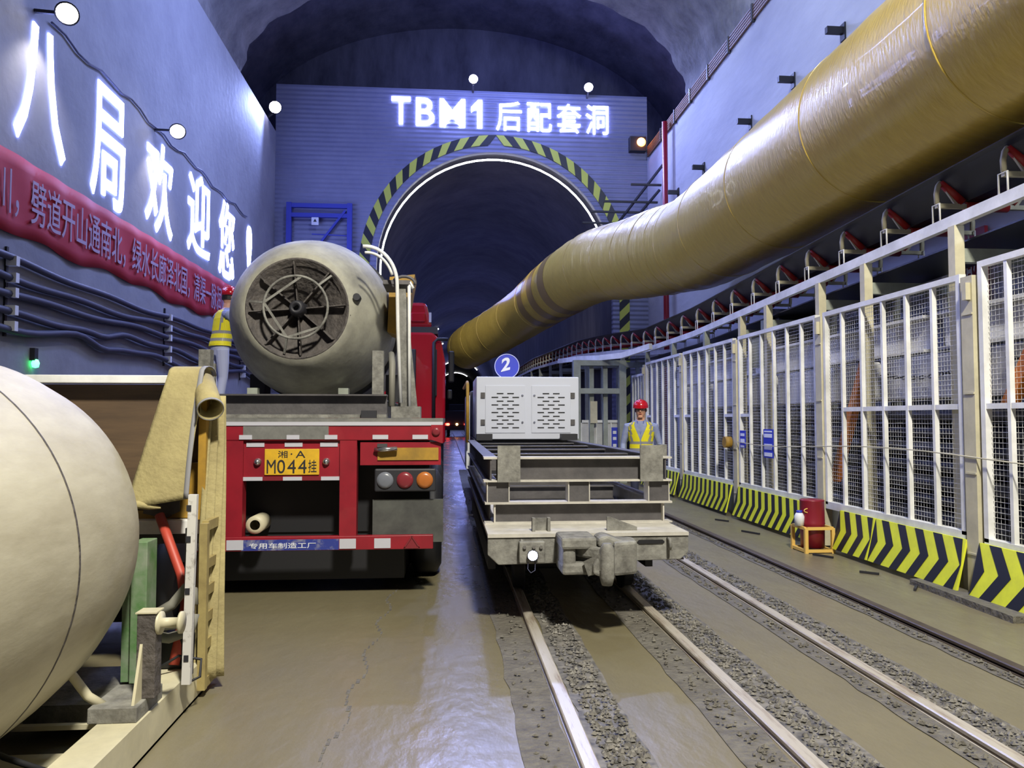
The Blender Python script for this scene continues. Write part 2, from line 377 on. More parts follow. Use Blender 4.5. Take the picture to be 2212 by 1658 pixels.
# letters over the portal
x0s = [(-1.67, -.66, 'T'), (-.42, .0, 'B'), (.06, .5, 'M'), (.58, .84, '1')]
def portal_char(ch, x0, x1, z0, z1, label, bold):
    P = lambda u, v, w: (x0 + u, YP - w, z0 + v)
    if ch == '1':
        W, Hh = x1 - x0, z1 - z0
        m = MB().prism([(W * .55, 0), (W, 0), (W, Hh), (W * .62, Hh), (0, Hh * .74), (0, Hh * .55), (W * .55, Hh * .72)], .03, lambda u, v, w: P(u, v, w))
    else: m = text_mb(ch, .03, bold, P, (x1 - x0, z1 - z0))
    o = obj('sign_letter', m, E_portal)
    tag(o, label, 'sign letter', 'glowing letters over the portal')
for ch, a, b, d, w in (('T', -1.67, -1.06, 0, 'glowing white letter T, first of the portal sign'), ('B', -.88, -.28, .02, 'glowing white letter B on the portal sign'),
                       ('M', -.11, .72, .04, 'glowing white letter M on the portal sign'), ('1', .92, 1.28, .05, 'glowing white numeral 1 after the M on the portal sign'),
                       ('后', 1.74, 2.58, .1, 'glowing white character just after the numeral on the portal sign'), ('配', 2.76, 3.58, .11, 'glowing white character, second after the numeral on the portal sign'),
                       ('套', 3.76, 4.56, .12, 'glowing white character, next to last of the portal sign'), ('洞', 4.72, 5.48, .13, 'glowing white character, last of the portal sign')):
    # the row as a whole is 6.5 m long
    s = 6.48 / 7.15; a2 = -1.67 + (a + 1.67) * s; b2 = -1.67 + (b + 1.67) * s
    portal_char(ch, a2, b2, 10.12 - d, 10.94 - d * .4, w, .012 if ch in 'TB' else .004)

def flood(name, loc, aim, label, group, lens=E_flood, s=.13):
    t = thing(name, label, 'floodlight', loc, group); L = Vector(loc); d = (Vector(aim) - L).normalized()
    obj('housing', MB().lathe(L - d * .16, d, [(0, .001), (0, s * .7), (.03, s * .85), (.14, s * 1.15), (.16, s * 1.15), (.16, s)], 20), M_dark, t)
    obj('lens', MB().lathe(L - d * .02, d, [(0, s), (.015, s * .8), (.03, s * .4), (.035, .001)], 20), lens, t)
    return t
t = flood('floodlight', (.73, 22.2, 11.42), (.4, 12, 3), 'glaring floodlight on top of the portal wall above the numeral', 'floodlights of the portal')
obj('bracket', MB().bar((.73, 22.3, 11.3), (.73, 22.5, 11.15), .05, .05), M_dark, t)
t = flood('floodlight', (4.16, 22.2, 11.3), (3.4, 12, 3), 'glaring floodlight on top of the portal wall above the last character', 'floodlights of the portal')
obj('bracket', MB().bar((4.16, 22.3, 11.2), (4.16, 22.5, 11.1), .05, .05), M_dark, t)
t = flood('floodlight', (-4.8, 21.5, 10.1), (-.8, 10, 3), 'glaring floodlight in the corner above the left wall', 'floodlights of the portal', s=.16)
obj('bracket', MB().bar((-4.85, 21.6, 10.0), (-5.1, 21.6, 9.78), .06, .06), M_dark, t)
# orange beacon where the right wall meets the portal
t = thing('beacon', 'orange glowing warning beacon at the top corner of the portal wall', 'beacon', (5.74, 22.3, 9.5))
obj('box', MB().box(5.42, 5.92, 22.28, 22.5, 9.46, 9.9), M_dark, t, bevel=.01)
obj('lamp_dome', MB().lathe((5.76, 22.3, 9.72), (0, -1, 0), [(-.02, .13), (.05, .13), (.12, .09), (.15, .001)], 16), E_amber, t)
# blue steel frame with a small notice on the portal wall
t = thing('scaffold_frame', 'blue steel frame with a diagonal brace against the ribbed portal wall', 'steel frame', (-3.7, 22.3, 0))
for x in (-4.55, -2.83): obj('upright', MB().box(x - .07, x + .07, 22.25, 22.4, 0, 7.66), M_blueframe, t)
for z in (7.58, 7.3, 4.6): obj('crossbar', MB().box(-4.48, -2.9, 22.27, 22.38, z - .06, z + .06), M_blueframe, t)
obj('brace', MB().bar((-4.1, 22.3, 5.9), (-2.95, 22.3, 7.45), .1, .06), M_blueframe, t)
obj('thin_bar', MB().bar((-3.9, 22.3, 6.75), (-2.9, 22.3, 6.72), .03, .03), M_blueframe, t)
t = thing('notice', 'small white notice with a dark triangle on the blue steel frame', 'notice', (-3.8, 22.24, 7))
obj('board', MB().box(-3.9, -3.7, 22.22, 22.24, 7.0, 7.22), M_paper, t)
obj('triangle', MB().prism([(-3.85, 7.09), (-3.75, 7.09), (-3.8, 7.18)], .004, lambda u, v, w: (u, 22.216 + w, v)), M_dark, t)

# ------------------------------------------------------------------ left wall: letters, lamps, banner, cables
def wall_char(ch, y0, y1, z0, z1, label, bold=.006):
    P = lambda u, v, w: (XL + w, y0 + u, z0 + v)
    o = tag(obj('sign_letter', text_mb(ch, .018, bold, P, (y1 - y0, z1 - z0)), E_letter), label, 'sign letter', 'glowing characters on the left wall')
for ch, y0, y1, z0, z1, w in (('八', 9.18, 10.36, 4.72, 6.28, 'two-stroke glowing white character, nearest and largest on the left wall'),
                              ('局', 11.1, 12.2, 4.58, 6.3, 'boxy glowing white character, second from the near end of the left wall'),
                              ('欢', 13.05, 14.3, 4.65, 6.25, 'glowing white character, third from the near end of the left wall'),
                              ('迎', 15.12, 16.5, 4.72, 6.36, 'glowing white character, fourth from the near end of the left wall'),
                              ('您', 17.15, 18.35, 4.62, 6.34, 'glowing white character, last before the exclamation mark on the left wall'),
                              ('!', 19.45, 19.95, 4.7, 6.3, 'glowing white exclamation mark ending the left wall sign')):
    wall_char(ch, y0, y1, z0, z1, w)
for y, z, w in ((9.55, 6.36, 'wall spotlight above the two-stroke character'), (13.4, 6.36, 'wall spotlight above the third character')):
    t = flood('wall_spotlight', (-4.62, y, z), (-3.0, y - 3.2, z - 2.6), w, 'spotlights on the left wall', E_spot, .12)
    obj('arm', MB().bar((-5.0, y, z + .02), (-4.66, y + .08, z + .04), .04, .04), M_dark, t)
    lamp('wall_spot_light', 'SPOT', (-4.6, y, z - .12), 60, (1, .9, .8), (-4.95, y + .1, z - 2.2), .06, 100)
pts = [(-4.97, 9.9 + .35 * k, 6.42 + .04 * math.sin(k * 1.9) - .03 * math.sin(k * .7)) for k in range(28)]
tag(obj('power_cable', MB().tube(pts, .016, 6), M_cable), 'thin dark cable strung along the left wall above the white characters', 'cable')
# red banner
def banp(u, v, off=0.0):
    y = 2.5 + u * 16.5; sag = .05 * math.sin(u * 60) + .04 * math.sin(u * 23)
    return (XL + .03 + off + .012 * math.sin(u * 130 + v * 5), y, 3.58 + v * .92 + sag * (1 - v) * .7)
t = thing('banner', 'long red cloth banner with pale writing under the white characters', 'banner', (-5, 10, 3.6))
obj('cloth', MB().grid(banp, 200, 6), M_bannerred, t, solid=.006)
o = obj('lettering', text_mb('川，劈道开山通南北，绿水长廊泽北国，清渠一脉润两州', .004, .004,
    lambda u, v, w: (XL + .055 + w, 8.75 + u, 3.76 + v), (9.2, .56)), M_bannertxt, t)
# five cables on hangers
for k, (z, sg) in enumerate(((3.24, .05), (3.05, .06), (2.88, .05), (2.68, .1), (2.5, .12))):
    pts = []
    for i in range(90):
        y = 1.0 + i * .24
        z2 = z + sg * (math.sin(y * .9 + k) * .5 + math.sin(y * 2.3 + 2 * k) * .35) - (.12 * math.exp(-((y - 11.8 + k * .1) / .5) ** 2) if k > 2 else 0)
        pts.append((XL + .07, y, z2))
    tag(obj('wall_cable', MB().tube(pts, .045, 8), M_cable), ['uppermost thick cable along the left wall below the banner', 'second thick cable from the top along the left wall',
        'middle thick cable of the five along the left wall', 'fourth thick cable from the top along the left wall, sagging', 'lowest thick sagging cable along the left wall'][k], 'cable', 'cables along the left wall')
for y in (9.1, 14.0, 19.0):
    t = thing('cable_hanger', {9.1: 'nearest vertical cable hanger with white clips on the left wall', 14.0: 'middle vertical cable hanger on the left wall', 19.0: 'farthest vertical cable hanger on the left wall, behind the worker'}[y], 'cable hanger', (XL, y, 2.4), 'cable hangers')
    obj('strip', MB().box(XL, XL + .025, y - .02, y + .02, 2.38, 3.4), M_dark, t)
    for z in (3.24, 3.05, 2.88, 2.68, 2.5): obj('clip', MB().box(XL + .025, XL + .14, y - .035, y + .035, z - .06, z + .05), M_paper, t)
t = thing('indicator_lamp', 'small green glowing lamp low on the left wall', 'lamp', (XL, 9.7, 2.1))
obj('bracket', MB().box(XL, XL + .06, 9.66, 9.74, 2.15, 2.3), M_dark, t)
obj('bulb', MB().lathe((XL + .05, 9.7, 2.06), (0, 0, 1), [(0, .001), (.01, .035), (.06, .045), (.1, .03), (.11, .001)], 12), E_green, t)

# ------------------------------------------------------------------ right wall: tray, red pipe, brackets, bars
t = thing('cable_tray', 'brown cable tray of parallel pipes along the top of the right wall', 'cable tray', (6, 8, 9.6))
for k in range(5):
    y1 = 22.3
    obj('pipe', MB().tube([(XR - .034, -4, 9.3 + k * .065), (XR - .034, y1, 9.3 + k * .065)], .028, 8), M_rust, t)
for k in range(20): obj('bracket', MB().box(XR - .075, XR - .001, -3.9 + k * 1.3, -3.84 + k * 1.3, 9.24, 9.6), M_dark, t)
tag(obj('red_pipe', MB().tube([(5.82, 20.0, .0), (5.82, 20.0, 9.45)], .075, 12), M_redpipe), 'red vertical pipe on the right wall near the portal', 'pipe')
pl = {9.4: 'nearest', 11: 'second nearest', 12.7: 'third nearest', 14.6: 'third farthest', 17.4: 'second farthest', 19.4: 'farthest'}
for y, w in pl.items():
    t = thing('wall_bracket', w + ' small dark bracket on the right wall just above the big duct', 'bracket', (5.9, y, 7.3), 'duct brackets')
    obj('plate', MB().box(5.975, 5.998, y - .07, y + .07, 7.2, 7.46), M_dark, t)
    obj('arm', MB().box(5.72, 5.975, y - .04, y + .04, 7.3, 7.4), M_dark, t)
t = thing('bar_rack', 'dark crossed scaffold bars projecting beside the portal above the duct', 'scaffold', (5.4, 21.4, 7))
for a, b in (((4.1, 21.6, 7.4), (5.97, 21.6, 7.4)), ((4.4, 21.3, 7.62), (5.97, 21.3, 7.62)), ((3.9, 21.9, 7.15), (5.97, 21.9, 7.15)), ((5.1, 20.9, 8.0), (5.97, 20.9, 8.0)),
             ((4.9, 21.8, 7.1), (5.95, 20.6, 8.5)), ((5.3, 21.8, 7.1), (5.95, 21.0, 7.9))):
    obj('bar', MB().bar(a, b, .055, .055), M_dark, t)
t = thing('hydrant_sign', 'red and white upright sign on the right wall above the nearest fence panel', 'sign', (5.98, 8.2, 3.0))
obj('board', MB().box(5.95, 5.99, 8.0, 8.4, 2.4, 3.6), M_redpipe, t)
obj('writing', text_mb('消火', .004, .01, lambda u, v, w: (5.946 - w, 8.36 - u, 2.9 + v), (.32, .5)), M_paper, t)

# ------------------------------------------------------------------ ventilation duct
dp = [(4.72, 2.0, 4.73, .9), (4.72, 5, 4.73, .9), (4.72, 8, 4.73, .9), (4.72, 11, 4.73, .9), (4.72, 13.6, 4.76, .9), (4.68, 14.7, 4.86, .9), (4.52, 15.8, 4.98, .92), (4.2, 17.2, 5.1, .91),
      (3.7, 18.9, 5.26, .89), (3.12, 21.5, 5.14, .87), (2.56, 25.0, 4.94, .82), (1.72, 27.0, 4.54, .8), (1.02, 28.3, 4.24, .8), (.72, 29.2, 4.1, .78)]
def spl(p, k):
    out = []
    for i in range(len(p) - 1):
        a, b, c, d = (Vector(p[max(i - 1, 0)]), Vector(p[i]), Vector(p[i + 1]), Vector(p[min(i + 2, len(p) - 1)]))
        for j in range(k):
            t = j / k; out.append(.5 * ((2 * b) + (c - a) * t + (2 * a - 5 * b + 4 * c - d) * t * t + (3 * b - a - 3 * c + d) * t ** 3))
    out.append(Vector(p[-1])); return out
sp = spl([Vector(q) for q in dp], 12)
t = thing('ventilation_duct', 'huge golden tan fabric ventilation duct running along the right wall into the tunnel', 'duct', (4.72, 10, 3.8))
rr = [q[3] + .006 * math.sin(i * 2.3) * (1 if 40 < i < 110 else .4) + .004 * math.sin(i * 5.1) for i, q in enumerate(sp)]
obj('fabric', MB().tube([Vector(q[:3]) for q in sp], rr, 56), M_duct, t)
for i in range(6, len(sp) - 4, 9):
    p = Vector(sp[i][:3]); d = (Vector(sp[i + 1][:3]) - Vector(sp[i - 1][:3])).normalized()
    obj('seam_ring', MB().lathe(p - d * .012, d, [(0, rr[i] + .001), (.004, rr[i] + .007), (.02, rr[i] + .007), (.024, rr[i] + .001)], 56), M_duct, t)

i0 = min(range(len(sp)), key=lambda i: abs(sp[i][1] - 21.5))
for q in (-5, -1, 3):
    seg = range(i0 + q, i0 + q + 3)
    obj('dark_band', MB().tube([Vector(sp[i][:3]) for i in seg], [rr[i] + .006 for i in seg], 56, cap=False), M_ductband, t)

# ------------------------------------------------------------------ belt conveyor on its legs
def cpath(y):      # left stringer x, stringer top z
    K = [(3, 4.42, 3.30), (5.5, 4.42, 3.25), (9, 4.42, 3.15), (13.4, 4.42, 3.02), (16.5, 4.34, 3.0), (19, 4.15, 3.16), (23, 3.98, 3.4), (34, 3.85, 3.72), (60, 3.8, 3.9)]
    for a, b in zip(K, K[1:]):
        if y <= b[0]:
            t = (y - a[0]) / (b[0] - a[0]); t = max(t, 0); return (a[1] + (b[1] - a[1]) * t, a[2] + (b[2] - a[2]) * t)
    return K[-1][1:]
CW = .92
t = conv = thing('belt_conveyor', 'long belt conveyor with red rollers on cream posts above the mesh fence', 'conveyor', (4.42, 8, 0))
ysq = [3 + .75 * i for i in range(73)]
prof = [(-.04, .42), (0, .40), (.26, .2), (CW - .26, .2), (CW, .40), (CW + .04, .42)]
def beltp(u, v):
    y = ysq[round(v * 72)]; x, z = cpath(y); a = prof[round(u * 5)]; return (x + a[0], y, z + a[1])
obj('belt', MB().grid(beltp, 5, 72, False), M_belt, t, solid=.018)
obj('return_belt', MB().grid(lambda u, v: (lambda y: (cpath(y)[0] + .1 + u * (CW - .2), y, cpath(y)[1] - .22))(ysq[round(v * 72)]), 1, 72, False), M_belt, t, solid=.015)
for sx in (0, CW):
    mb = MB()
    for a, b in zip(ysq, ysq[1:]):
        pa, pb = cpath(a), cpath(b); mb.bar((pa[0] + sx, a, pa[1] - .05), (pb[0] + sx, b, pb[1] - .05), .06, .1)
    obj('stringer', mb, M_white, t)
fr_me = ro_me = None
def idler(y, first=None):
    x, z = cpath(y)
    if first is None:
        a = MB()
        # curved side brackets, base cross-bar, gussets
        for s in (-1, 1):
            cx = x + CW / 2; e = lambda q: cx + s * q
            a.tube([(e(.47), y, z + .17), (e(.475), y, z + .26), (e(.46), y, z + .33), (e(.42), y, z + .385), (e(.36), y, z + .41)], .024, 6)
            a.bar((e(.40), y, z + .33), (e(.28), y, z + .16), .02, .03)
        a.box(x - .02, x + CW + .02, y - .02, y + .02, z + .13, z + .17)
        f = obj('idler_frame', a, M_cream, conv)
        for s in (-1, 1):
            q = [(x - .02, y - .05, z), (x - .02, y - .05, z + .16), (x - .02, y + .05, z + .16), (x - .02, y + .05, z)] if s < 0 else [(x + CW, y - .05, z), (x + CW, y - .05, z + .16), (x + CW, y + .05, z + .16), (x + CW, y + .05, z)]
            obj('wire_stand', MB().tube(q, .009, 5), M_white, f)
        for s in (-1, 1):
            cx = x + CW / 2
            obj('roller', MB().cyl((cx + s * .425, y, z + .385), (cx + s * .23, y, z + .19), .045, 12), M_redroll, f)
        obj('roller', MB().cyl((cx - .2, y, z + .15), (cx + .2, y, z + .15), .045, 12), M_redroll, f)
        return (f, x, y, z)
    f, x0, y0, z0 = first
    g = f.copy(); C.objects.link(g); g.parent = conv; g.location = f.location + Vector((x - x0, y - y0, z - z0))
    for ch in list(f.children): d = ch.copy(); C.objects.link(d); d.parent = g
first = idler(4.85)
for i in range(1, 44): idler(4.85 + .84 * i, first)
for y in (4.9, 6.3, 7.75, 8.75, 10.25, 11.2, 12.8, 14.6, 16.4, 18.2, 20, 22, 24, 26.5, 29, 32, 35, 39, 44):
    x, z = cpath(y)
    obj('post', MB().box(x - .045, x + .045, y - .045, y + .045, 0, z - .1), M_cream if y < 12 else M_beamgreen, t)
    obj('post', MB().box(x + CW - .045, x + CW + .045, y - .045, y + .045, 0, z - .1), M_cream if y < 12 else M_beamgreen, t)
    obj('cross_beam', MB().box(x + .045, x + CW - .045, y - .04, y + .04, z - .42, z - .3), M_beamgreen, t)
    if y < 13: obj('brace', MB().bar((x + CW, y, z - .36), (x + CW, y + 1.0, z - .12), .05, .08), M_dark, t)
dr = obj('tension_drum', MB().cyl((4.62, 10.6, 2.76), (5.3, 10.6, 2.76), .26, 28), M_black, t)
obj('bearing', MB().box(4.5, 4.62, 10.5, 10.7, 2.66, 2.86).cyl((4.55, 10.6, 2.76), (4.64, 10.6, 2.76), .14, 16), M_beamgreen, dr)
obj('bearing_stand', MB().box(4.5, 4.6, 10.75, 11.05, 2.2, 2.62), M_beamgreen, dr)

# ------------------------------------------------------------------ steel support frame and beam at the far end of the fence
t = thing('support_frame', 'grey green steel portal frame beside the far end of the conveyor', 'steel frame', (3.4, 17.3, 0))
for x in (2.93, 3.98): obj('column', MB().box(x - .08, x + .08, 17.2, 17.36, 0, 2.78), M_beamgreen, t)
for x in (3.3, 3.62): obj('stud', MB().box(x - .05, x + .05, 17.4, 17.5, 0, 2.78), M_beamgreen, t)
for z in (2.72, 2.08): obj('crossbar', MB().box(3.01, 3.9, 17.22, 17.5, z - .06, z + .06), M_beamgreen, t)
obj('hanging_plate', MB().box(3.26, 3.42, 17.36, 17.4, 1.35, 1.85), M_cream, t)
pts = [(4.2, 15.6, 2.95), (3.85, 16.6, 2.84), (3.5, 17.3, 2.84), (3.2, 18.6, 2.92), (3.0, 20.5, 3.0)]
mb = MB()
for a, b in zip(pts, pts[1:]): mb.bar(a, b, .08, .12)
tag(obj('guide_beam', mb, M_white), 'white curved guide beam under the conveyor, bending into the tunnel', 'beam')
# low gate across the path
t = thing('low_gate', 'low white barred gate panel across the far end of the walkway', 'gate', (3.8, 17.6, 0))
obj('frame', MB().box(3.05, 3.1, 17.58, 17.62, .3, 1.42).box(4.08, 4.14, 17.58, 17.62, .3, 1.42).box(3.05, 4.14, 17.58, 17.62, 1.36, 1.42).box(3.05, 4.14, 17.58, 17.62, .0, .3), M_white, t)
for k in range(1, 6): obj('upright', MB().box(3.07 + k * .175, 3.10 + k * .175, 17.585, 17.615, .3, 1.36), M_white, t)
obj('infill', MB().box(3.1, 4.08, 17.62, 17.625, .3, 1.36), M_conc, t)
o = obj('notice', MB().box(3.79, 3.93, 17.56, 17.58, .75, 1.25), M_bluesign); tag(o, 'narrow blue notice on the low white gate at the far end of the walkway', 'notice')
for z in (1.1, .96, .8): obj('text_block', MB().box(3.82, 3.90, 17.555, 17.562, z, z + .07), M_paper, o)

# ------------------------------------------------------------------ mesh fence with hazard boards
FX = 4.3
def fence_panel(y0, y1, z0, z1, label, bars=6, mid=1.55, midbays=(0,), fx=FX):
    t = thing('mesh_fence', label, 'fence panel', (fx, (y0 + y1) / 2, 0), 'white mesh fence panels')
    m = MB(); w = .05
    m.box(fx - .03, fx + .03, y0, y1, z1 - w, z1); m.box(fx - .03, fx + .03, y0, y1, z0, z0 + w + .03)
    m.box(fx - .03, fx + .03, y0, y0 + w, z0 + w, z1 - w); m.box(fx - .03, fx + .03, y1 - w, y1, z0 + w, z1 - w)
    obj('frame', m, M_white, t)
    st = (y1 - y0) / bars
    for k in range(1, bars): obj('upright', MB().box(fx - .025, fx + .015, y0 + k * st - .018, y0 + k * st + .018, z0 + w, z1 - w), M_white, t)
    for b in midbays: obj('mid_rail', MB().box(fx - .022, fx + .012, y0 + b * st, y0 + (b + 1) * st, mid - .022, mid + .022), M_white, t)
    g = MB(); p = .042; r = .0015; n = int((z1 - z0) / p)
    for i in range(1, n): g.box(fx + .016, fx + .016 + 2 * r, y0, y1, z0 + i * p - r, z0 + i * p + r)
    n = int((y1 - y0) / p)
    for i in range(1, n): g.box(fx + .02, fx + .0215, y0 + i * p - .0007, y0 + i * p + .0007, z0, z1)
    obj('wire_mesh', g, M_white, t)
    return t
def board(y0, y1, label, flip=False, z1=.46, n=None):
    """slanted kick board with chevrons pointing towards -y"""
    L = y1 - y0; m = MB(); P = lambda s, q, w=0: (FX - .056 - .10 * (1 - q) - w, y1 - s, .05 + q * (z1 - .05))
    m.hexa([P(0, 0, -.02), P(L, 0, -.02), P(L, 0), P(0, 0), P(0, 1, -.02), P(L, 1, -.02), P(L, 1), P(0, 1)])
    t = thing('hazard_board', label, 'hazard board', (FX - .1, (y0 + y1) / 2, 0), 'hazard boards along the fence foot')
    n = n or max(2, round(L / (.27 if y0 < 8.3 else .215))); pitch = L / n; sh = pitch * .55
    body = MB(); body.v, body.f, body.mi, body.sm = m.v, m.f, m.mi, m.sm
    obj('board', body, M_haz, t)
    st = MB()
    for k in range(-1, n + 1):
        a0 = k * pitch + .4 * pitch; a1 = a0 + pitch * .45; cl = lambda s: min(max(s, 0), L)
        for q0, q1, d0, d1 in ((0, .5, 0, sh), (.5, 1, sh, 0)):
            c = [(cl(a0 + d0), q0), (cl(a1 + d0), q0), (cl(a1 + d1), q1), (cl(a0 + d1), q1)]
            if c[1][0] - c[0][0] < 1e-4 and c[2][0] - c[3][0] < 1e-4: continue
            st.add([P(s, q, .002) for s, q in c] + [P(s, q, .004) for s, q in c], [(4, 5, 6, 7), (0, 1, 5, 4), (1, 2, 6, 5), (2, 3, 7, 6), (3, 0, 4, 7)])
    obj('chevrons', st, M_hazk, t)
    return t
PY = [3.3, 5.95, 8.5, 11.1, 13.75, 16.4]
names = ['nearest', 'second nearest', 'third nearest', 'fourth nearest', 'fifth nearest', 'sixth nearest']
fence_panel(4.62, 5.84, .42, 2.72, 'nearest white mesh fence panel, standing taller than the next, at the right edge', 4, 1.55, (0, 1, 2, 3))
fence_panel(6.06, 8.42, .44, 2.66, 'white mesh fence panel between the two nearest cream posts, behind the stool and drum', 6, 1.55, (0, 1, 2, 3, 4))
fence_panel(8.6, 11.0, .44, 2.66, 'white mesh fence panel carrying the two blue notices', 6, 1.5, (5,))
fence_panel(11.2, 13.66, .44, 2.66, 'white mesh fence panel just beyond the post with the small cable reel', 6, 1.5, (0, 5))
fence_panel(13.84, 16.3, .44, 2.66, 'far white mesh fence panel behind the worker in the helmet', 6, 1.5, (0, 5))
fence_panel(16.5, 17.55, .44, 2.45, 'farthest and lowest white mesh fence panel near the low gate', 4, 1.5, ())
wp = ['cream post at the near end of the fence, right of the nearest hazard boards', 'cream post between nearest and second nearest fence panels', 'cream post behind the red drum on the stool',
      'cream post with the small brass reel', 'far cream fence post behind the worker', 'farthest cream fence post by the low gate']
for y, w in list(zip(PY, wp))[1:]:
    t = thing('fence_post', w, 'fence post', (FX, y, 0), 'cream fence posts')
    obj('channel', MB().box(FX - .05, FX - .035, y - .07, y + .07, 0.02, 2.62).box(FX - .035, FX + .05, y - .07, y - .055, .02, 2.62).box(FX - .035, FX + .05, y + .055, y + .07, .02, 2.62), M_cream, t)
    for z in (.35, 1.0, 1.65, 2.3): obj('rib', MB().box(FX - .06, FX - .05, y - .07, y + .05, z, z + .015), M_cream, t)
    obj('clamp', MB().box(FX - .09, FX - .05, y - .05, y + .0, 2.42, 2.56), M_cream, t)
bl = [(4.1, 4.95, 'hazard board at the right edge below the nearest fence panel'), (5.0, 5.86, 'hazard board just right of the nearest cream post'), (6.02, 7.35, 'long hazard board just left of the nearest cream post'),
      (7.37, 8.05, 'short hazard board right of the red drum on the stool'), (8.62, 10.98, 'hazard board below the two blue notices'), (11.25, 13.6, 'hazard board below the panel beyond the brass reel'),
      (13.9, 16.3, 'far hazard board behind the flat wagon')]
for a, b, w in bl: board(a, b, w)
# notices and reel on the fence
def notice(name, y0, y1, z0, z1, label, rows):
    o = obj(name, MB().box(FX - .045, FX - .035, y0, y1, z0, z1), M_bluesign); tag(o, label, 'notice', 'blue notices on the fence')
    for z, h in rows: obj('text_line', MB().box(FX - .049, FX - .044, y0 + .03, y1 - .03, z, z + h), M_paper, o)
notice('notice', 9.78, 10.08, .93, 1.31, 'larger blue notice with white text blocks on the fence', [(.95, .05), (1.04, .04), (1.1, .015), (1.2, .05), (1.27, .02)])
notice('notice', 10.72, 10.92, 1.03, 1.28, 'smaller blue notice close to the cream post with the reel', [(1.04, .03), (1.11, .05), (1.2, .04)])
t = thing('cable_reel', 'small brass coloured cable reel hung on a cream fence post', 'reel', (FX - .1, 11.25, 1.0))
obj('spool', MB().cyl((FX - .16, 11.25, 1.1), (FX - .06, 11.25, 1.1), .085, 18), M_ochre, t)
obj('hook', MB().bar((FX - .1, 11.2, 1.02), (FX - .1, 11.1, 1.0), .02, .02), M_dark, t)
tag(obj('rope', MB().tube([(FX - .06, y, 1.13 + .04 * math.sin(y * 1.1)) for y in [4.7 + .3 * i for i in range(22)]], .006, 5), M_cream), 'thin pale rope strung along the mesh fence at waist height', 'rope')

# ------------------------------------------------------------------ material stored behind the fence
for k, (y0, y1, w) in enumerate(((2.6, 6.9, 'nearest'), (7.1, 11.4, 'second'), (11.6, 15.9, 'farthest'))):
    tag(obj('steel_girder', MB().ibeam_y(y0, y1, 4.72, 2.1, 2.46, .2, .03), M_conc), w + ' pale girder on top of the rack behind the mesh fence', 'girder', 'pale girders behind the fence')
for k in range(9):
    y = 4.0 + k * 1.3
    t = tag(obj('concrete_block', MB().box(4.56, 5.1, y, y + 1.1, 1.64, 2.06), M_conc, bevel=.02), 'pale concrete block resting on the steel bars behind the mesh fence', 'block', 'pale blocks behind the fence')
for r in range(7):
    for c in range(3):
        tag(obj('steel_bar', MB().tube([(4.66 + c * .17 + (r % 2) * .08, 3 + .2 * c, .5 + r * .165), (4.66 + c * .17 + (r % 2) * .08, 16 - .3 * r, .5 + r * .165)], .075, 8), M_pipe),
            'long dark steel bar stacked behind the mesh fence', 'steel bar', 'steel bars stacked behind the fence')
tag(obj('kerb', MB().box(4.5, 5.2, 2.6, 16.4, 0, .42), M_conc), 'pale concrete kerb under the stacked steel bars behind the fence', 'kerb')
for (a, b, w) in (((4.46, 8.55, .75), (4.48, 7.9, 2.05), 'orange slanting prop behind the fence panel next to the red drum'), ((4.42, 5.72, 1.55), (4.46, 5.42, 2.1), 'short orange prop behind the nearest fence panel')):
    tag(obj('prop', MB().bar(a, b, .09, .09), M_orange), w, 'prop')
def chain(p0, p1, sag, label):
    m = MB(); n = 22
    for i in range(n):
        u = i / (n - 1); p = Vector(p0).lerp(Vector(p1), u); p.z -= sag * 4 * u * (1 - u)
        d = (Vector(p1) - Vector(p0)).normalized() * .03; s = Vector((.014, 0, 0)) if i % 2 else Vector((0, 0, .014))
        m.tube([p - d - s, p + d - s, p + d + s, p - d + s], .006, 4, closed=True)
    tag(obj('chain', m, M_dark), label, 'chain')
chain((4.5, 6.1, 1.95), (4.5, 7.6, 1.9), .08, 'dark sagging chain behind the fence panel next to the red drum')
chain((4.5, 4.9, 2.0), (4.5, 5.8, 1.95), .08, 'dark sagging chain behind the nearest fence panel')

# ------------------------------------------------------------------ drum on its stool at the fence foot
t = thing('stool', 'yellow open framed crate stool on the floor by the fence, under the red drum', 'stool', (4.04, 8.22, 0))
for x in (3.86, 4.16):
    for y in (8.06, 8.38): obj('leg', MB().box(x - .018, x + .018, y - .018, y + .018, 0, .27), M_wood, t)
for z in (.01, .25):
    m = MB()
    for x in (3.86, 4.16): m.box(x - .015, x + .015, 8.07, 8.37, z, z + .03)
    for y in (8.06, 8.38): m.box(3.87, 4.15, y - .015, y + .015, z, z + .03)
    obj('rail_ring', m, M_wood, t)
t = thing('drum', 'dark red drum with a looped gold mark standing in the yellow stool', 'drum', (4.01, 8.22, .04))
obj('body', MB().lathe((4.01, 8.22, .045), (0, 0, 1), [(0, .001), (0, .125), (.25, .13), (.26, .134), (.27, .13), (.5, .128), (.51, .132), (.52, .12), (.52, .001)], 28), M_bucketred, t)
obj('mark', MB().tube([(3.93 + .05 * math.cos(a) , 8.22 - .134 * 1 - .0 * a + .05, .45 + .022 * math.sin(a)) for a in [2 * math.pi * i / 16 for i in range(16)]], .006, 5, closed=True), M_wood, t)
t = thing('jug', 'small pale plastic jug resting on the stool rail beside the red drum', 'jug', (3.85, 8.12, .28))
obj('bottle', MB().lathe((3.855, 8.2, .282), (0, 0, 1), [(0, .001), (0, .05), (.1, .055), (.13, .04), (.14, .03), (.14, .001)], 18), M_paper, t)
obj('lid', MB().cyl((3.855, 8.2, .422), (3.855, 8.2, .445), .032, 14), M_bluesign, t)
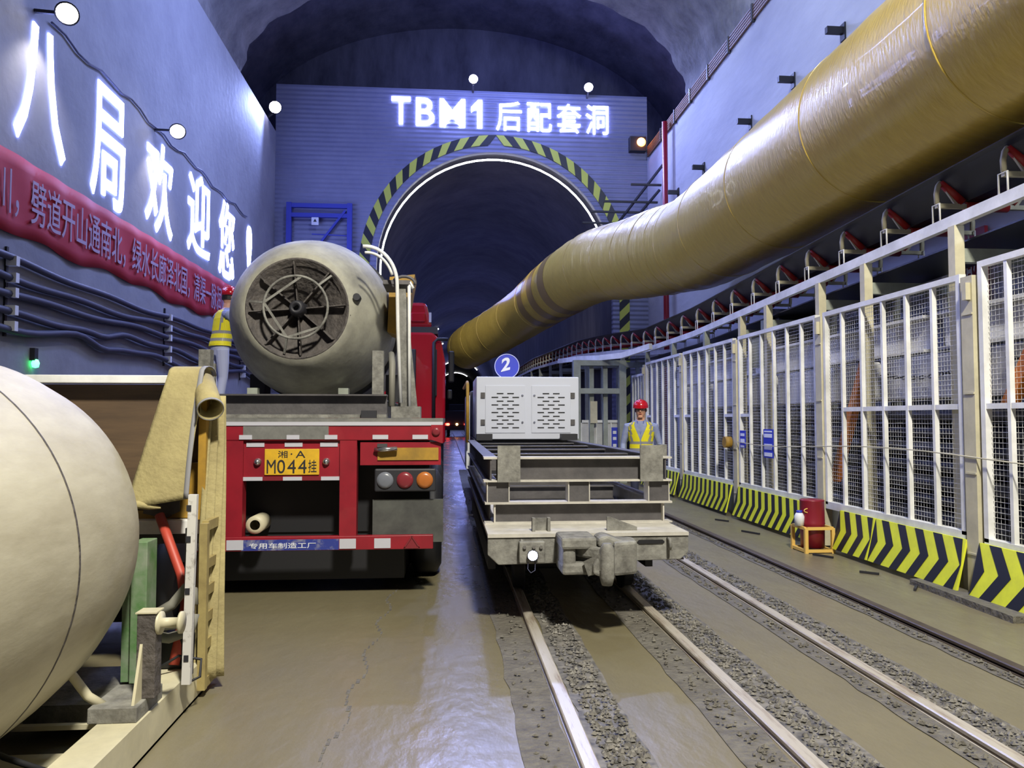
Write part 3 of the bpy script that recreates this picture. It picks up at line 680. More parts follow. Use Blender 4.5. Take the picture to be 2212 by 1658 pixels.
for k, (x, y, a) in enumerate(((4.0, 7.75, .5), (4.0, 6.9, .3), (4.05, 6.4, -.4), (3.9, 9.4, .7), (3.95, 10.6, .5))):
    tag(obj('rod_offcut', MB().bar((x, y, .012), (x - .12, y + a * .4, .012), .02, .02), M_dark), 'short dark steel offcut lying on the floor by the hazard boards', 'offcut', 'steel offcuts by the fence')
tag(obj('floor_slab', MB().hexa([(4.0, 5.2, 0), (4.25, 5.2, 0), (4.25, 6.5, 0), (4.05, 6.5, 0), (4.0, 5.2, .05), (4.25, 5.2, .05), (4.25, 6.5, .05), (4.05, 6.5, .05)]), M_strip), 'broken grey concrete slab edge under the nearest hazard boards', 'slab')

# ------------------------------------------------------------------ rails, ballast, joints in the floor
RX = [.591, 1.512, 2.378, 3.25]
rl = ['leftmost rail, shining, running out from under the flat wagon', 'second rail from the left, under the right wheels of the flat wagon', 'third rail from the left, bright, beside the flat wagon', 'rightmost dark rail nearest the fence']
for x, w in zip(RX, rl):
    m = MB(); m.prism([(-.04, 0), (.04, 0), (.04, .006), (.012, .012), (.012, .018), (.035, .02), (.036, .036), (.03, .042), (-.03, .042), (-.036, .036), (-.035, .02), (-.012, .018), (-.012, .012), (-.04, .006)], 80,
                      lambda u, v, q: (x + u, 2.0 + q, v))
    tag(obj('rail', m, M_rail if x < 3 else M_railb), w, 'rail', 'track rails')
def strip(x0, x1, y1=22, seed=0):
    n = 80; rnd = random.Random(seed); L = []; Rr = []
    for i in range(n + 1):
        y = 2 + (y1 - 2) * (i / n) ** 1.6; L.append((x0 + rnd.uniform(-.012, .012), y, .004)); Rr.append((x1 + rnd.uniform(-.012, .012), y, .004))
    return MB().add(L + Rr, [(i, i + 1, n + 2 + i, n + 1 + i) for i in range(n)])
def gravel(x0, x1, n, seed, s=1.0):
    rnd = random.Random(seed); m = MB()
    for i in range(n):
        y = 2.3 + 12 * rnd.random() ** 2.0; x = rnd.uniform(x0, x1); r = rnd.uniform(.008, .021) * s
        z = .006 + rnd.random() * .008; a = rnd.random() * 6.28; c, d = math.cos(a), math.sin(a)
        pts = [(r, 0, 0), (0, r * .8, 0), (-r * .9, 0, 0), (0, -r * .7, 0), (0, 0, r * .7), (0, 0, -r * .5)]
        pts = [(p[0] * rnd.uniform(.7, 1.3), p[1] * rnd.uniform(.7, 1.3), p[2] * rnd.uniform(.7, 1.3)) for p in pts]
        m.add([(x + p[0] * c - p[1] * d, y + p[0] * d + p[1] * c, z + p[2]) for p in pts],
              [(0, 1, 4), (1, 2, 4), (2, 3, 4), (3, 0, 4), (1, 0, 5), (2, 1, 5), (3, 2, 5), (0, 3, 5)])
    return m
for i, (x0, x1, n, w) in enumerate(((.33, .545, 160, 'crumbling grey concrete infill along the left side of the leftmost rail'), (1.25, 1.465, 500, 'crumbling grey infill and stones along the left side of the second rail'),
                                    (2.2, 2.33, 450, 'crumbling grey infill and stones along the left side of the third rail'), (3.09, 3.2, 700, 'grey infill and stones along the left side of the rightmost rail'))):
    g = strip(x0, x1, seed=i + 1); h = gravel(x0 + .03, x1 - .03, n, 40 + i); g.add(h.v, h.f)
    tag(obj('rubble', g, M_strip, fix=False), w, 'rubble', kind='stuff')
for i, (x0, x1, n, w) in enumerate(((.645, .86, 2600, 'loose grey gravel along the right side of the leftmost rail'), (1.565, 1.80, 2600, 'loose grey gravel along the right side of the second rail'),
                               (2.43, 2.64, 2400, 'loose grey gravel along the right side of the third rail'))):
    g = strip(x0, x1 + .02, seed=20 + i); h = gravel(x0 + .03, x1, n, i + 3); g.add(h.v, h.f)
    tag(obj('gravel', g, M_stone, fix=False), w, 'gravel', kind='stuff')
m = MB(); rnd = random.Random(5)
for i in range(60):
    y = 2.9 + i * .08; m.box(-.52 + .03 * math.sin(i * .7) + rnd.uniform(-.006, .006) + (y - 3) * .02, -.50 + .03 * math.sin(i * .7) + (y - 3) * .02 + rnd.uniform(-.012, -.002), y, y + .07, 0, .002)
o = obj('floor_crack', m, M_strip); tag(o, 'pale rough joint running along the wet floor behind the truck', 'joint', kind='stuff')

# ------------------------------------------------------------------ red truck with trailer (tail towards the camera)
TX = -1.24; TY = 6.3
def wheel(parent, x0, x1, y, r, tyre=M_black, hub=M_dark):
    w = obj('wheel', MB().lathe((x0, y, r), (1, 0, 0), [(0, r * .5), (0, r * .82), (.04, r * .97), (.07, r), (x1 - x0 - .07, r), (x1 - x0 - .04, r * .97), (x1 - x0, r * .82), (x1 - x0, r * .5)], 28), tyre, parent)
    obj('hub', MB().lathe((x0, y, r), (1, 0, 0), [(.06, .001), (.06, r * .52), (x1 - x0 - .06, r * .52), (x1 - x0 - .06, .001)], 20), hub, w)
t = truck = thing('truck', 'red articulated truck seen from behind, trailer loaded with the grey mixer drum', 'truck', (TX, TY, 0))
obj('deck', MB().box(-2.45, -.035, TY, 14.6, 1.40, 1.455), M_grime, t)
m = MB().box(-2.45, -.035, TY, TY + .12, 1.275, 1.40); obj('tail_beam', m, M_red, t, bevel=.008)
obj('tail_edge', MB().box(-2.45, -.035, TY - .008, TY + .02, 1.395, 1.425), M_reflw, t)
obj('grime_patch', MB().box(-1.62, -.95, TY - .003, TY, 1.285, 1.39), M_grime, t)
for x in (-1.65, -1.28, -.98): obj('reflector', MB().box(x, x + .1, TY - .006, TY, 1.285, 1.32), M_reflw, t)
for x in (-.6, -.28): obj('reflector', MB().box(x, x + .125, TY - .006, TY, 1.285, 1.32), M_reflw, t)
c = MB().prism([(-.13, 1.28), (-.035, 1.25), (-.035, 1.40), (-.13, 1.40)], .01, lambda u, v, w: (u, TY - .01 + w, v)); obj('corner_plate', c, M_red, t)
obj('marker_lamp', MB().lathe((-.09, TY - .008, 1.345), (0, -1, 0), [(0, .035), (.015, .033), (.02, .02), (.02, .001)], 18), M_lensred, t)
for x0, x1 in ((-1.76, -1.62), (-.86, -.725)): obj('tail_post', MB().box(x0, x1, TY + .005, TY + .12, .5, 1.275), M_red, t)
for x0, x1 in ((-.7, -.05), (-2.43, -1.78)):
    obj('lower_rail', MB().box(x0, x1, TY + .02, TY + .1, 1.075, 1.26), M_red, t)
    obj('reflector_plate', MB().box(x0 + .14, x1 - .02, TY + .01, TY + .02, 1.115, 1.215), M_ochre if x0 > -1 else M_red, t)
obj('plate_panel', MB().box(-1.62, -.86, TY + .03, TY + .07, .955, 1.275), M_red, t)
for x in (-1.6, -1.3, -1.02): obj('reflector', MB().box(x, x + .14, TY + .024, TY + .03, 1.225, 1.26), M_reflw, t)
for i, x in enumerate((-1.62, -1.47, -1.31, -1.16, -1.01)): obj('reflector', MB().box(x, x + .15, TY + .022, TY + .03, .955, .985), M_reflw if i % 2 == 0 else M_lensred, t)
pl_ = obj('number_plate', MB().box(-1.455, -1.025, TY + .018, TY + .028, 1.0, 1.208), M_yellow, t, bevel=.003)
P = lambda x0, z0: (lambda u, v, w: (x0 + u, TY + .018 - w, z0 + v))
obj('plate_writing', text_mb('湘', .003, .0, P(-1.35, 1.138), (.075, .055)), M_dark, pl_)
obj('plate_writing', text_mb('·', .003, .01, P(-1.25, 1.162), (.012, .012)), M_dark, pl_)
obj('plate_writing', text_mb('A', .003, .0, P(-1.21, 1.138), (.075, .055)), M_dark, pl_)
for ch, x, w in (('M', -1.437, .07), ('0', -1.355, .062), ('4', -1.275, .066), ('4', -1.19, .066)): obj('plate_writing', text_mb(ch, .003, .0, P(x, 1.014), (w, .108)), M_dark, pl_)
obj('plate_writing', text_mb('挂', .003, .0, P(-1.11, 1.02), (.065, .1)), M_dark, pl_)
for x in (-1.51, -.97): obj('plate_lamp', MB().lathe((x, TY + .03, 1.105), (0, -1, 0), [(0, .03), (.02, .028), (.035, .018), (.04, .001)], 16), M_chrome, t)
obj('air_coupling', MB().tube([(-.58, TY - .0, 1.2), (-.52, TY - .03, 1.2), (-.4, TY - .03, 1.21)], .018, 8).box(-.56, -.48, TY - .03, TY, 1.22, 1.25), M_chrome, t)
for x0, x1 in ((-.585, -.09), (-2.39, -1.9)):
    lb = obj('lamp_box', MB().box(x0, x1, TY + .02, TY + .09, .86, 1.045), M_dark, t, bevel=.012)
    for k, mm in enumerate((M_lenscl, M_lensred, M_lensamb) if x0 > -1 else (M_lensamb, M_lensred, M_lenscl)):
        obj('lamp', MB().lathe((x0 + .085 + k * .16, TY + .02, .952), (0, -1, 0), [(0, .068), (.012, .064), (.02, .04), (.022, .001)], 22), mm, lb)
    obj('mud_flap', MB().box(x0 - .02, x1 + .06, TY + .1, TY + .112, .44, .79), M_flap, t)
obj('chassis', MB().box(-2.3, -.15, TY + .9, 14.4, 1.1, 1.40), M_dark, t)
obj('tail_shade_block', MB().box(-2.3, -.15, TY + .34, TY + .9, .5, 1.39).box(-2.42, -.36, TY + .36, TY + .6, .1, .5), M_black, t)  # added black boxes: block light and stand in for shade under the tail
obj('bumper', MB().box(-2.37, -.11, TY + .0, TY + .06, .4, .512), M_red, t, bevel=.006)
bb = obj('bumper_band', MB().box(-1.62, -.86, TY - .004, TY, .405, .49), M_blueband, t)
obj('bumper_writing', text_mb('专用车制造工厂', .003, .004, lambda u, v, w: (-1.56 + u, TY - .004 - w, .42 + v), (.52, .045)), M_paper, bb)
for x in (-1.735, -.855, -.58, -2.0): obj('reflector', MB().box(x, x + .13, TY - .006, TY, .412, .49), M_reflw, t)
m = MB(); tri = [(-.34, .415), (-.22, .415), (-.28, .505)]
for i in range(3):
    a, b = tri[i], tri[(i + 1) % 3]; m.bar((a[0], TY - .005, a[1]), (b[0], TY - .005, b[1]), .012, .012)
m.prism(tri, .004, lambda u, v, w: (u, TY - .004 + w, v)); obj('warning_triangle', m, M_lensred, t)
obj('rolled_hose', MB().lathe((-1.53, TY + .05, .6), (0, 1, 0), [(0, .04), (0, .072), (.25, .072), (.25, .04)], 24), M_cream, t)
for y in (7.4, 8.7, 10.0):
    for x0, x1 in ((-.62, -.34), (-.33, -.05), (-2.43, -2.15), (-2.14, -1.86)): wheel(t, x0, x1, y, .49)
    obj('axle', MB().cyl((-1.9, y, .49), (-.6, y, .49), .07, 12), M_dark, t)
# tractor
cab = obj('cab', MB().prism([(-2.46, .95), (-.04, .95), (-.04, 2.6), (-.12, 3.02), (-.3, 3.2), (-2.18, 3.2), (-2.36, 3.02), (-2.46, 2.6)], 2.1, lambda u, v, w: (u, 15.6 + w, v)), M_cab, t, bevel=.05)
obj('wind_deflector', MB().hexa([(-2.18, 15.75, 3.3), (-.3, 15.75, 3.3), (-.45, 17.3, 3.2), (-2.05, 17.3, 3.2), (-2.12, 15.75, 3.84), (-.42, 15.75, 3.84), (-.6, 16.6, 3.75), (-1.9, 16.6, 3.75)]), M_cab, t, bevel=.08)
obj('rear_grip', MB().box(-.75, -.45, 15.7, 15.76, 3.42, 3.62), M_cab, t, bevel=.04)
obj('label_patch', MB().box(-.38, -.33, 15.735, 15.75, 3.42, 3.62), M_reflw, t)
obj('roof_step', MB().box(-2.3, -.2, 15.7, 17.4, 3.18, 3.32), M_dark, t)
for x in (-.72, -.3): obj('intake_bar', MB().box(x, x + .09, 15.5, 15.6, 1.9, 2.85), M_dark, t, bevel=.02)
obj('exhaust_pipe', MB().tube([(-.27, 15.5, 1.4), (-.27, 15.5, 2.98), (-.2, 15.5, 3.05), (.0, 15.55, 3.05)], .035, 8), M_dark, t)
obj('mirror', MB().box(.02, .14, 15.9, 16.02, 2.2, 2.85), M_black, t, bevel=.03)
obj('mirror', MB().box(.0, .1, 15.92, 16.02, 1.85, 2.05), M_black, t, bevel=.03)
obj('tractor_frame', MB().box(-2.1, -.4, 12.2, 15.7, .7, 1.08), M_dark, t)
for y in (13.2, 17.0):
    for x0, x1 in ((-.4, -.08), (-2.42, -2.1)): wheel(t, x0, x1, y, .5)

# ------------------------------------------------------------------ grey concrete mixer drum on the trailer
DX, DZ = -1.44, 2.51
t = mix = thing('concrete_mixer', 'grey concrete mixing drum with a spoked end, lying on the red trailer', 'concrete mixer', (DX, 8, 1.456))
pf = [(7.62, .001), (7.62, .44), (7.5, .475), (7.5, .5), (7.56, .56), (7.75, .68), (8.02, .78), (8.3, .845), (8.7, .86), (11.2, .86), (12.2, .7), (13.2, .42), (13.2, .001)]
obj('drum', MB().lathe((DX, 0, DZ), (0, 1, 0), pf, 72), M_drum, t)
obj('drum_edge_shade', MB().lathe((DX, 0, DZ), (0, 1, 0), [(8.9, .855), (8.9, .9), (9.05, .9), (9.05, .855)], 72), M_dark, t)  # dark ring stands in for the shadow outline of the drum
obj('weld_seam', MB().bar((DX + .5, 7.505, DZ - .06), (DX + .84, 8.25, DZ - .09), .008, .01), M_hub, t)
hub = obj('end_disc', MB().lathe((DX, 0, DZ), (0, 1, 0), [(7.64, .001), (7.585, .001), (7.585, .43), (7.5, .47), (7.495, .49), (7.53, .5)], 48), M_hub, t)
obj('ring', MB().tube([(DX + .30 * math.cos(a), 7.42, DZ + .30 * math.sin(a)) for a in [2 * math.pi * i / 40 for i in range(40)]], .013, 6, closed=True), M_dirty, hub)
obj('boss', MB().lathe((DX - .0, 7.6, DZ), (0, -1, 0), [(0, .09), (.12, .075), (.18, .06), (.18, .03), (.1, .03), (.1, .001)], 20), M_dark, hub)
for k in range(8):
    a = k * math.pi / 4 + .08; p = lambda r, y: (DX + r * math.cos(a), y, DZ + r * math.sin(a))
    obj('web', MB().bar(p(.07, 7.56), p(.46, 7.52), 0.014 if k % 2 else .01, .06 if k % 2 else .08, (0, 1, 0)), M_hub, hub)
tr = [(DX + .3 * math.cos(a), 7.42, DZ + .3 * math.sin(a)) for a in (R(172), R(255), R(322), R(80))]
for a, b in ((0, 1), (1, 2), (0, 3)): obj('strut', MB().bar(tr[a], tr[b], .022, .012, (0, 1, 0)), M_dirty, hub)
for q in tr[:2] + [(DX + .3 * math.cos(R(45)), 7.42, DZ + .3 * math.sin(R(45)))]: obj('strut', MB().bar(q, (DX + (q[0] - DX) * 1.5, 7.5, DZ + (q[2] - DZ) * 1.5), .02, .02, (0, 1, 0)), M_dirty, hub)
obj('drain_cap', MB().cyl((DX + .56, 7.66, DZ + .12), (DX + .56, 7.5, DZ + .12), .035, 12), M_dark, t)
# skid under the drum
m = MB().ibeam_x(-2.3, -.52, 6.75, 1.487, 1.66, .16, .014); obj('skid_end_beam', m, M_steel, t)
for x in (-2.15, -.68): obj('skid_runner', MB().ibeam_y(6.84, 13.4, x, 1.457, 1.64, .14, .014), M_dirty, t)
obj('skid_shoe', MB().box(-2.2, -.52, 6.67, 6.83, 1.457, 1.487), M_dirty, t)
obj('skid_block', MB().box(-.5, -.24, 6.95, 7.25, 1.457, 1.56), M_dirty, t)
obj('skid_block', MB().box(-.73, -.6, 6.62, 6.66, 1.457, 1.52), M_dark, t)
for x in (-2.13, -.62):
    obj('stanchion', MB().box(x - .05, x + .05, 6.95, 7.05, 1.64, 2.06), M_dirty, t)
    obj('stanchion', MB().box(x - .03, x + .03, 7.15, 7.2, 1.64, 1.95), M_dirty, t)
    obj('roller_mount', MB().box(x - .08, x + .08, 8.85, 9.15, 1.64, 1.95), M_dark, t)
for x in (-1.95, -1.05): obj('under_bracket', MB().box(x - .05, x + .05, 7.9, 8.0, 1.457, 1.76), M_beamgreen, t)
obj('side_plate', MB().prism([(-.47, 1.5), (-.28, 1.5), (-.41, 2.75), (-.47, 2.75)], .03, lambda u, v, w: (u, 7.45 + w, v)), M_dirty, t)
obj('hopper', MB().hexa([(-.62, 8.0, 2.35), (-.46, 8.0, 2.3), (-.46, 8.5, 2.3), (-.62, 8.5, 2.35), (-.6, 8.0, 2.92), (-.34, 8.0, 2.95), (-.34, 8.5, 2.95), (-.6, 8.5, 2.92)]), M_ochre, t)
def arcpts(c, rx, rz, a0, a1, y, n=12): return [(c[0] + rx * math.cos(R(a0 + (a1 - a0) * i / n)), y, c[1] + rz * math.sin(R(a0 + (a1 - a0) * i / n))) for i in range(n + 1)]
obj('handrail', MB().tube(arcpts((-.78, 2.72), .30, .37, 95, 0, 7.35) + [(-.47, 7.35, 2.3), (-.44, 7.35, 1.6)], .018, 8), M_white, t)
obj('handrail', MB().tube(arcpts((-.76, 2.70), .25, .32, 95, 20, 7.3), .014, 8), M_white, t)
obj('ladder_rail', MB().tube([(-.36, 7.4, 1.55), (-.37, 7.4, 2.72), (-.36, 7.4, 2.76), (-.33, 7.4, 2.7)], .016, 8), M_white, t)
obj('chute_lip', MB().tube(arcpts((-.42, 2.74), .11, .08, 200, 0, 7.42, 10), .016, 6).box(-.62, -.36, 7.4, 7.9, 2.74, 2.78), M_steel, t)
obj('pipe', MB().tube([(-.5, 7.0, 1.56), (-.5, 7.05, 1.95), (-.52, 7.2, 2.05)], .03, 8), M_hosegrey, t)
obj('side_platform', MB().box(-3.4, -2.23, 9.7, 11.3, 1.46, 1.5), M_steel, t)
for y in (9.8, 11.2): obj('platform_beam', MB().box(-3.38, -2.22, y - .04, y + .04, 1.40, 1.46) if False else MB().bar((-3.3, y, 1.44), (-2.47, y, 1.2), .06, .06), M_steel, t)

# ------------------------------------------------------------------ flat rail wagon with coupler and headlamp
t = wag = thing('flat_wagon', 'muddy flat rail wagon with a coupler and glowing headlamp at its near end', 'wagon', (1.05, 5.5, .042))
obj('deck', MB().box(.285, 1.72, 5.4, 10.6, .62, .645), M_dust, t)
m = MB().prism([(.36, .43), (1.66, .45), (1.72, .5), (1.72, .62), (.285, .62), (.285, .5)], .04, lambda u, v, w: (u, 5.41 + w, v)); obj('end_plate', m, M_dirty, t, bevel=.006)
for x in (.345, 1.6): obj('side_sill', MB().ibeam_y(5.46, 10.6, x + .05, .44, .62, .1, .014), M_steel, t)
for x in (.52, 1.57): obj('tow_hook', MB().tube([(x, 5.41, .6), (x, 5.36, .6), (x, 5.34, .56), (x, 5.36, .53)], .012, 6), M_dirty, t)
obj('slot', MB().prism([(1.36, .565), (1.53, .565), (1.545, .578), (1.53, .592), (1.36, .592), (1.345, .578)], .004, lambda u, v, w: (u, 5.402 + w, v)), M_black, t)
lp = obj('lamp_plate', MB().box(.5, .68, 5.33, 5.41, .45, .6), M_dirty, t, bevel=.01)
for x in (.535, .6, .65): obj('bolt', MB().cyl((x, 5.315, .565), (x, 5.335, .565), .012, 8), M_chrome, lp)
hl = obj('headlamp', MB().lathe((.59, 5.33, .51), (0, -1, 0), [(0, .035), (.03, .04), (.03, .033)], 18), M_dark, t)
obj('lens', MB().lathe((.59, 5.30, .51), (0, -1, 0), [(-.002, .033), (.006, .026), (.01, .001)], 18), E_head, hl)
obj('lamp_cable', MB().tube([(.56, 5.33, .46), (.555, 5.3, .42), (.575, 5.29, .395), (.605, 5.3, .41), (.61, 5.33, .46)], .003, 5), M_cable, t)
cp = obj('coupler', MB().box(.76, 1.0, 5.1, 5.408, .58, .66).box(.77, .86, 5.12, 5.408, .46, .6).box(.765, 1.02, 5.11, 5.405, .41, .49), M_dirty, t, bevel=.02)
obj('knuckle', MB().prism([(.95, .44), (1.0, .42), (1.06, .46), (1.06, .55), (.98, .55), (.95, .5)], .22, lambda u, v, w: (u, 4.98 + w, v)).prism([(.86, 5.2), (1.0, 5.04), (1.1, 5.02), (1.12, 5.2), (1.0, 5.3)], .08, lambda u, v, w: (u, v, .52 + w)), M_dirty, cp, bevel=.015)
obj('knuckle_pin', MB().tube([(1.04, 4.98, .37), (1.04, 4.98, .42), (1.04, 4.98, .6), (1.04, 4.98, .64)], [.035, .05, .05, .03], 8), M_dirty, cp)
obj('guard_arm', MB().prism([(1.09, 5.0), (1.26, 5.06), (1.28, 5.24), (1.12, 5.3)], .22, lambda u, v, w: (u, v, .42 + w)).prism([(1.0, .6), (1.2, .58), (1.26, .6), (1.06, .68), (1.0, .66)], .2, lambda u, v, w: (u, 5.06 + w, v)), M_dirty, cp, bevel=.02)
obj('lever', MB().bar((.93, 5.08, .46), (1.02, 4.97, .53), .04, .1), M_dirty, cp)
obj('upright_lug', MB().box(.61, .63, 5.5, 5.56, .645, .74).box(.72, .74, 5.5, 5.56, .645, .74).box(.61, .74, 5.55, 5.57, .645, .735), M_dirty, t)
obj('upright_lug', MB().prism([(1.15, .645), (1.37, .645), (1.37, .67), (1.17, .745), (1.15, .745)], .02, lambda u, v, w: (u, 5.5 + w, v)), M_dirty, t)
for y in (6.5, 7.4, 9.0, 9.9):
    for x in (RX[0] - .03, RX[1] - .03): wheel(t, x, x + .06, y, .0) if False else None
    for x in (RX[0], RX[1]):
        w = obj('wheel', MB().lathe((x - .035, y, .232), (1, 0, 0), [(0, .001), (0, .19), (.07, .19), (.07, .21), (.085, .21), (.085, .001)] if x < 1 else [(-.015, .001), (-.015, .21), (0, .21), (0, .19), (.07, .19), (.07, .001)], 24), M_dark, t)
    obj('axle', MB().cyl((RX[0], y, .232), (RX[1], y, .232), .04, 10), M_dark, t)
for x in (.36, 1.64): obj('bogie_frame', MB().box(x - .03, x + .03, 6.2, 10.2, .25, .42), M_dark, t)
# steel stillage of I-beams stacked on the wagon
t = thing('steel_stillage', 'dark stacked steel beam frame with two upright end plates, lying on the flat wagon', 'steel frame', (1.03, 6, .645))
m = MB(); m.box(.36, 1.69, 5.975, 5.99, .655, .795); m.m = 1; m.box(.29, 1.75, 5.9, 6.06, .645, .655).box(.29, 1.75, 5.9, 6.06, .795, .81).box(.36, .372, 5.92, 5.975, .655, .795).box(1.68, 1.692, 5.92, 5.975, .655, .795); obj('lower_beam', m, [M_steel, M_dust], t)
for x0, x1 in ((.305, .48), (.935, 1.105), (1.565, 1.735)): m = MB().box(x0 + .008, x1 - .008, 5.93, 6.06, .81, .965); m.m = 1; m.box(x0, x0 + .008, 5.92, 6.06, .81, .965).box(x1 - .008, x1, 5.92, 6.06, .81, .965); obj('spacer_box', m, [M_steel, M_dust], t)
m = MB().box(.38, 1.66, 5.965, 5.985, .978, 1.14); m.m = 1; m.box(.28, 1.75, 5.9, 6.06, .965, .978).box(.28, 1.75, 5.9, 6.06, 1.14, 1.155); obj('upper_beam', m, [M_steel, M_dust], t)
for x in (.335, 1.70): obj('long_beam', MB().ibeam_y(6.06, 10.75, x, .965, 1.155, .1, .012).box(x - .006, x + .006, 5.91, 6.06, .978, 1.14), M_steel, t)
for x in (.335, 1.70): obj('long_beam', MB().ibeam_y(6.06, 10.7, x, .645, .80, .1, .012), M_steel, t)
for y in (7.0, 8.0, 9.0, 10.0): obj('tie_beam', MB().ibeam_x(.39, 1.65, y, .985, 1.135, .1, .012), M_steel, t)
for y in (7.6, 9.2): obj('tie_beam', MB().ibeam_x(.39, 1.65, y, .655, .79, .1, .012), M_steel, t)
for x0, x1 in ((.385, .56), (1.495, 1.675)): obj('upright_plate', MB().box(x0, x1, 5.885, 5.9, .965, 1.245), M_dirty, t)
obj('lug', MB().box(1.69, 1.74, 6.0, 6.1, 1.155, 1.245), M_dirty, t)
for x in (.4, 1.58): obj('chock', MB().box(x, x + .22, 10.55, 10.75, 1.155, 1.24), M_dark, t)

# ------------------------------------------------------------------ locomotive with pale equipment cabinet
t = loco = thing('locomotive', 'rail locomotive with a pale grey vented cabinet, behind the flat wagon', 'locomotive', (1.1, 13, .042))
cb = obj('cabinet', MB().box(.41, 1.87, 10.85, 12.3, 1.16, 2.045), M_cabinet, t, bevel=.012)
for x0, x1, hx in ((.535, 1.1, .50), (1.19, 1.75, 1.78)):
    d = obj('door', MB().box(x0, x1, 10.838, 10.85, 1.25, 1.92), M_cabinet, cb, bevel=.004)
    sl = MB()
    for r in range(10):
        n = 2 if r % 2 == 0 else 3
        for k in range(n):
            cx = (x0 + x1) / 2 + (k - (n - 1) / 2) * .148 ; z = 1.805 - r * .0535
            sl.box(cx - .047, cx + .047, 10.834, 10.839, z - .008, z + .008)
    obj('vent_slots', sl, M_black, cb)
    for z in (1.40, 1.78):
        obj('hinge', MB().box(hx - .03, hx + .03, 10.83, 10.85, z - .04, z + .04), M_steel, cb)
        obj('knob', MB().lathe((x1 - .04 if x0 < 1 else x0 + .04, 10.838, z), (0, -1, 0), [(0, .012), (.012, .016), (.02, .001)], 10), M_chrome, cb)
obj('frame', MB().box(.38, 1.72, 11.0, 16.5, .5, 1.16), M_dark, t)
obj('body', MB().box(.36, 1.75, 12.4, 16.2, 1.16, 1.9), M_steel, t, bevel=.04)
obj('side_rail', MB().tube([(.30, 11.4, 1.1), (.30, 11.4, 1.95), (.30, 11.6, 2.0), (.30, 14, 2.0)], .025, 8), M_ochre, t)
obj('side_panel', MB().box(.29, .34, 11.6, 12.3, .7, 1.8), M_paper, t)
for y in (11.6, 13.6, 15.6):
    for x in (RX[0], RX[1]): obj('wheel', MB().lathe((x - .035, y, .34), (1, 0, 0), [(0, .001), (0, .3), (.07, .3), (.07, .001)], 24), M_dark, t)
    obj('axle', MB().cyl((RX[0], y, .34), (RX[1], y, .34), .05, 10), M_dark, t)
t = thing('number_sign', 'round blue sign with a white numeral 2 standing on the pale cabinet', 'sign', (.89, 11.5, 2.045))
obj('disc', MB().cyl((.89, 11.48, 2.235), (.89, 11.5, 2.235), .19, 36), M_bluesign, t)
obj('rim', MB().tube([(.89 + .182 * math.cos(a), 11.478, 2.235 + .182 * math.sin(a)) for a in [2 * math.pi * i / 40 for i in range(40)]], .005, 5, closed=True), M_paper, t)
obj('numeral', text_mb('2', .004, .03, lambda u, v, w: (.80 + u * math.cos(-.25) - v * math.sin(-.25) * .3, 11.479 - w, 2.15 + v + u * math.sin(.25)), (.14, .20)), M_paper, t)
obj('stand', MB().box(.86, .92, 11.5, 11.54, 2.045, 2.2), M_ochre, t)
# traffic far down the tunnel
t = thing('distant_truck', 'dark vehicle far down the tunnel showing red tail lamps', 'truck', (.76, 62, 0))
obj('body', MB().box(-.15, 1.7, 62, 68, .9, 2.1), M_dark, t, bevel=.05)
obj('cab', MB().box(.1, 1.45, 66, 68, 2.1, 2.7), M_dark, t, bevel=.05)
obj('rear_bar', MB().box(-.2, 1.75, 61.95, 62.05, .55, .9), M_dark, t)
for x in (.1, 1.75):
    for y in (62.8, 66.8): wheel(t, x - .12, x + .12, y, .45)
for x, mm in ((.0, E_tail), (.1, E_tail), (1.46, E_tail), (1.56, E_tail), (.78, E_tailo)):
    obj('tail_lamp', MB().lathe((x, 61.95, 1.0), (0, -1, 0), [(0, .1), (.05, .08), (.08, .001)], 12), mm, t)

# ------------------------------------------------------------------ cream tank machine in the left foreground
KX, KZ = -2.2, .905
t = thing('tank_mixer', 'huge cream tank on a low white steel frame, cut off by the left edge', 'tank', (KX, 2.8, 0))
pf = [(.3, .001), (.3, .45), (.45, .6), (.9, .72), (1.6, .80), (2.4, .84), (3.0, .845), (3.3, .838), (3.55, .815), (3.75, .77), (3.95, .68), (4.1, .5), (4.18, .25), (4.2, .001)]
obj('tank', MB().lathe((KX, 0, KZ), (0, 1, 0), pf, 96), M_tank, t)
obj('seam', MB().lathe((KX, 0, KZ), (0, 1, 0), [(2.995, .843), (2.998, .8475), (3.006, .8475), (3.009, .843)], 96), M_hub, t)
obj('side_beam', MB().box(-1.46, -1.29, 1.2, 4.35, .155, .17).box(-1.305, -1.29, 1.2, 4.35, 0, .155).box(-1.46, -1.29, 1.2, 4.35, 0, .012).box(-1.46, -1.445, 1.2, 4.35, .0, .155), M_cream, t)
for y in (1.6, 3.35, 4.3): obj('cross_beam', MB().ibeam_x(-3.2, -1.46, y, .0, .06, .12, .012), M_cream, t)
obj('foot_block', MB().box(-1.5, -1.3, 3.42, 3.72, .17, .235), M_dirty, t, bevel=.004)
m = MB().box(-1.345, -1.265, 3.52, 3.6, .235, .6); obj('post', m, M_hub, t, bevel=.004)
obj('post_cap', MB().box(-1.35, -1.26, 3.515, 3.605, .6, .606), M_cream, t)
obj('gusset', MB().prism([(3.5, .235), (3.42, .235), (3.5, .47)], .012, lambda u, v, w: (-1.33 + w, u + .02, v)), M_cream, t)
obj('flanged_pipe', MB().lathe((-1.265, 3.56, .55), (1, 0, 0), [(0, .05), (.012, .05), (.012, .022), (.09, .022), (.09, .048), (.102, .048), (.102, .001)], 22), M_cream, t)
obj('roller', MB().lathe((-1.92, 2.62, .33), (1, 0, 0), [(0, .001), (0, .04), (.12, .04), (.12, .085), (.14, .085), (.14, .001)], 22), M_cream, t)
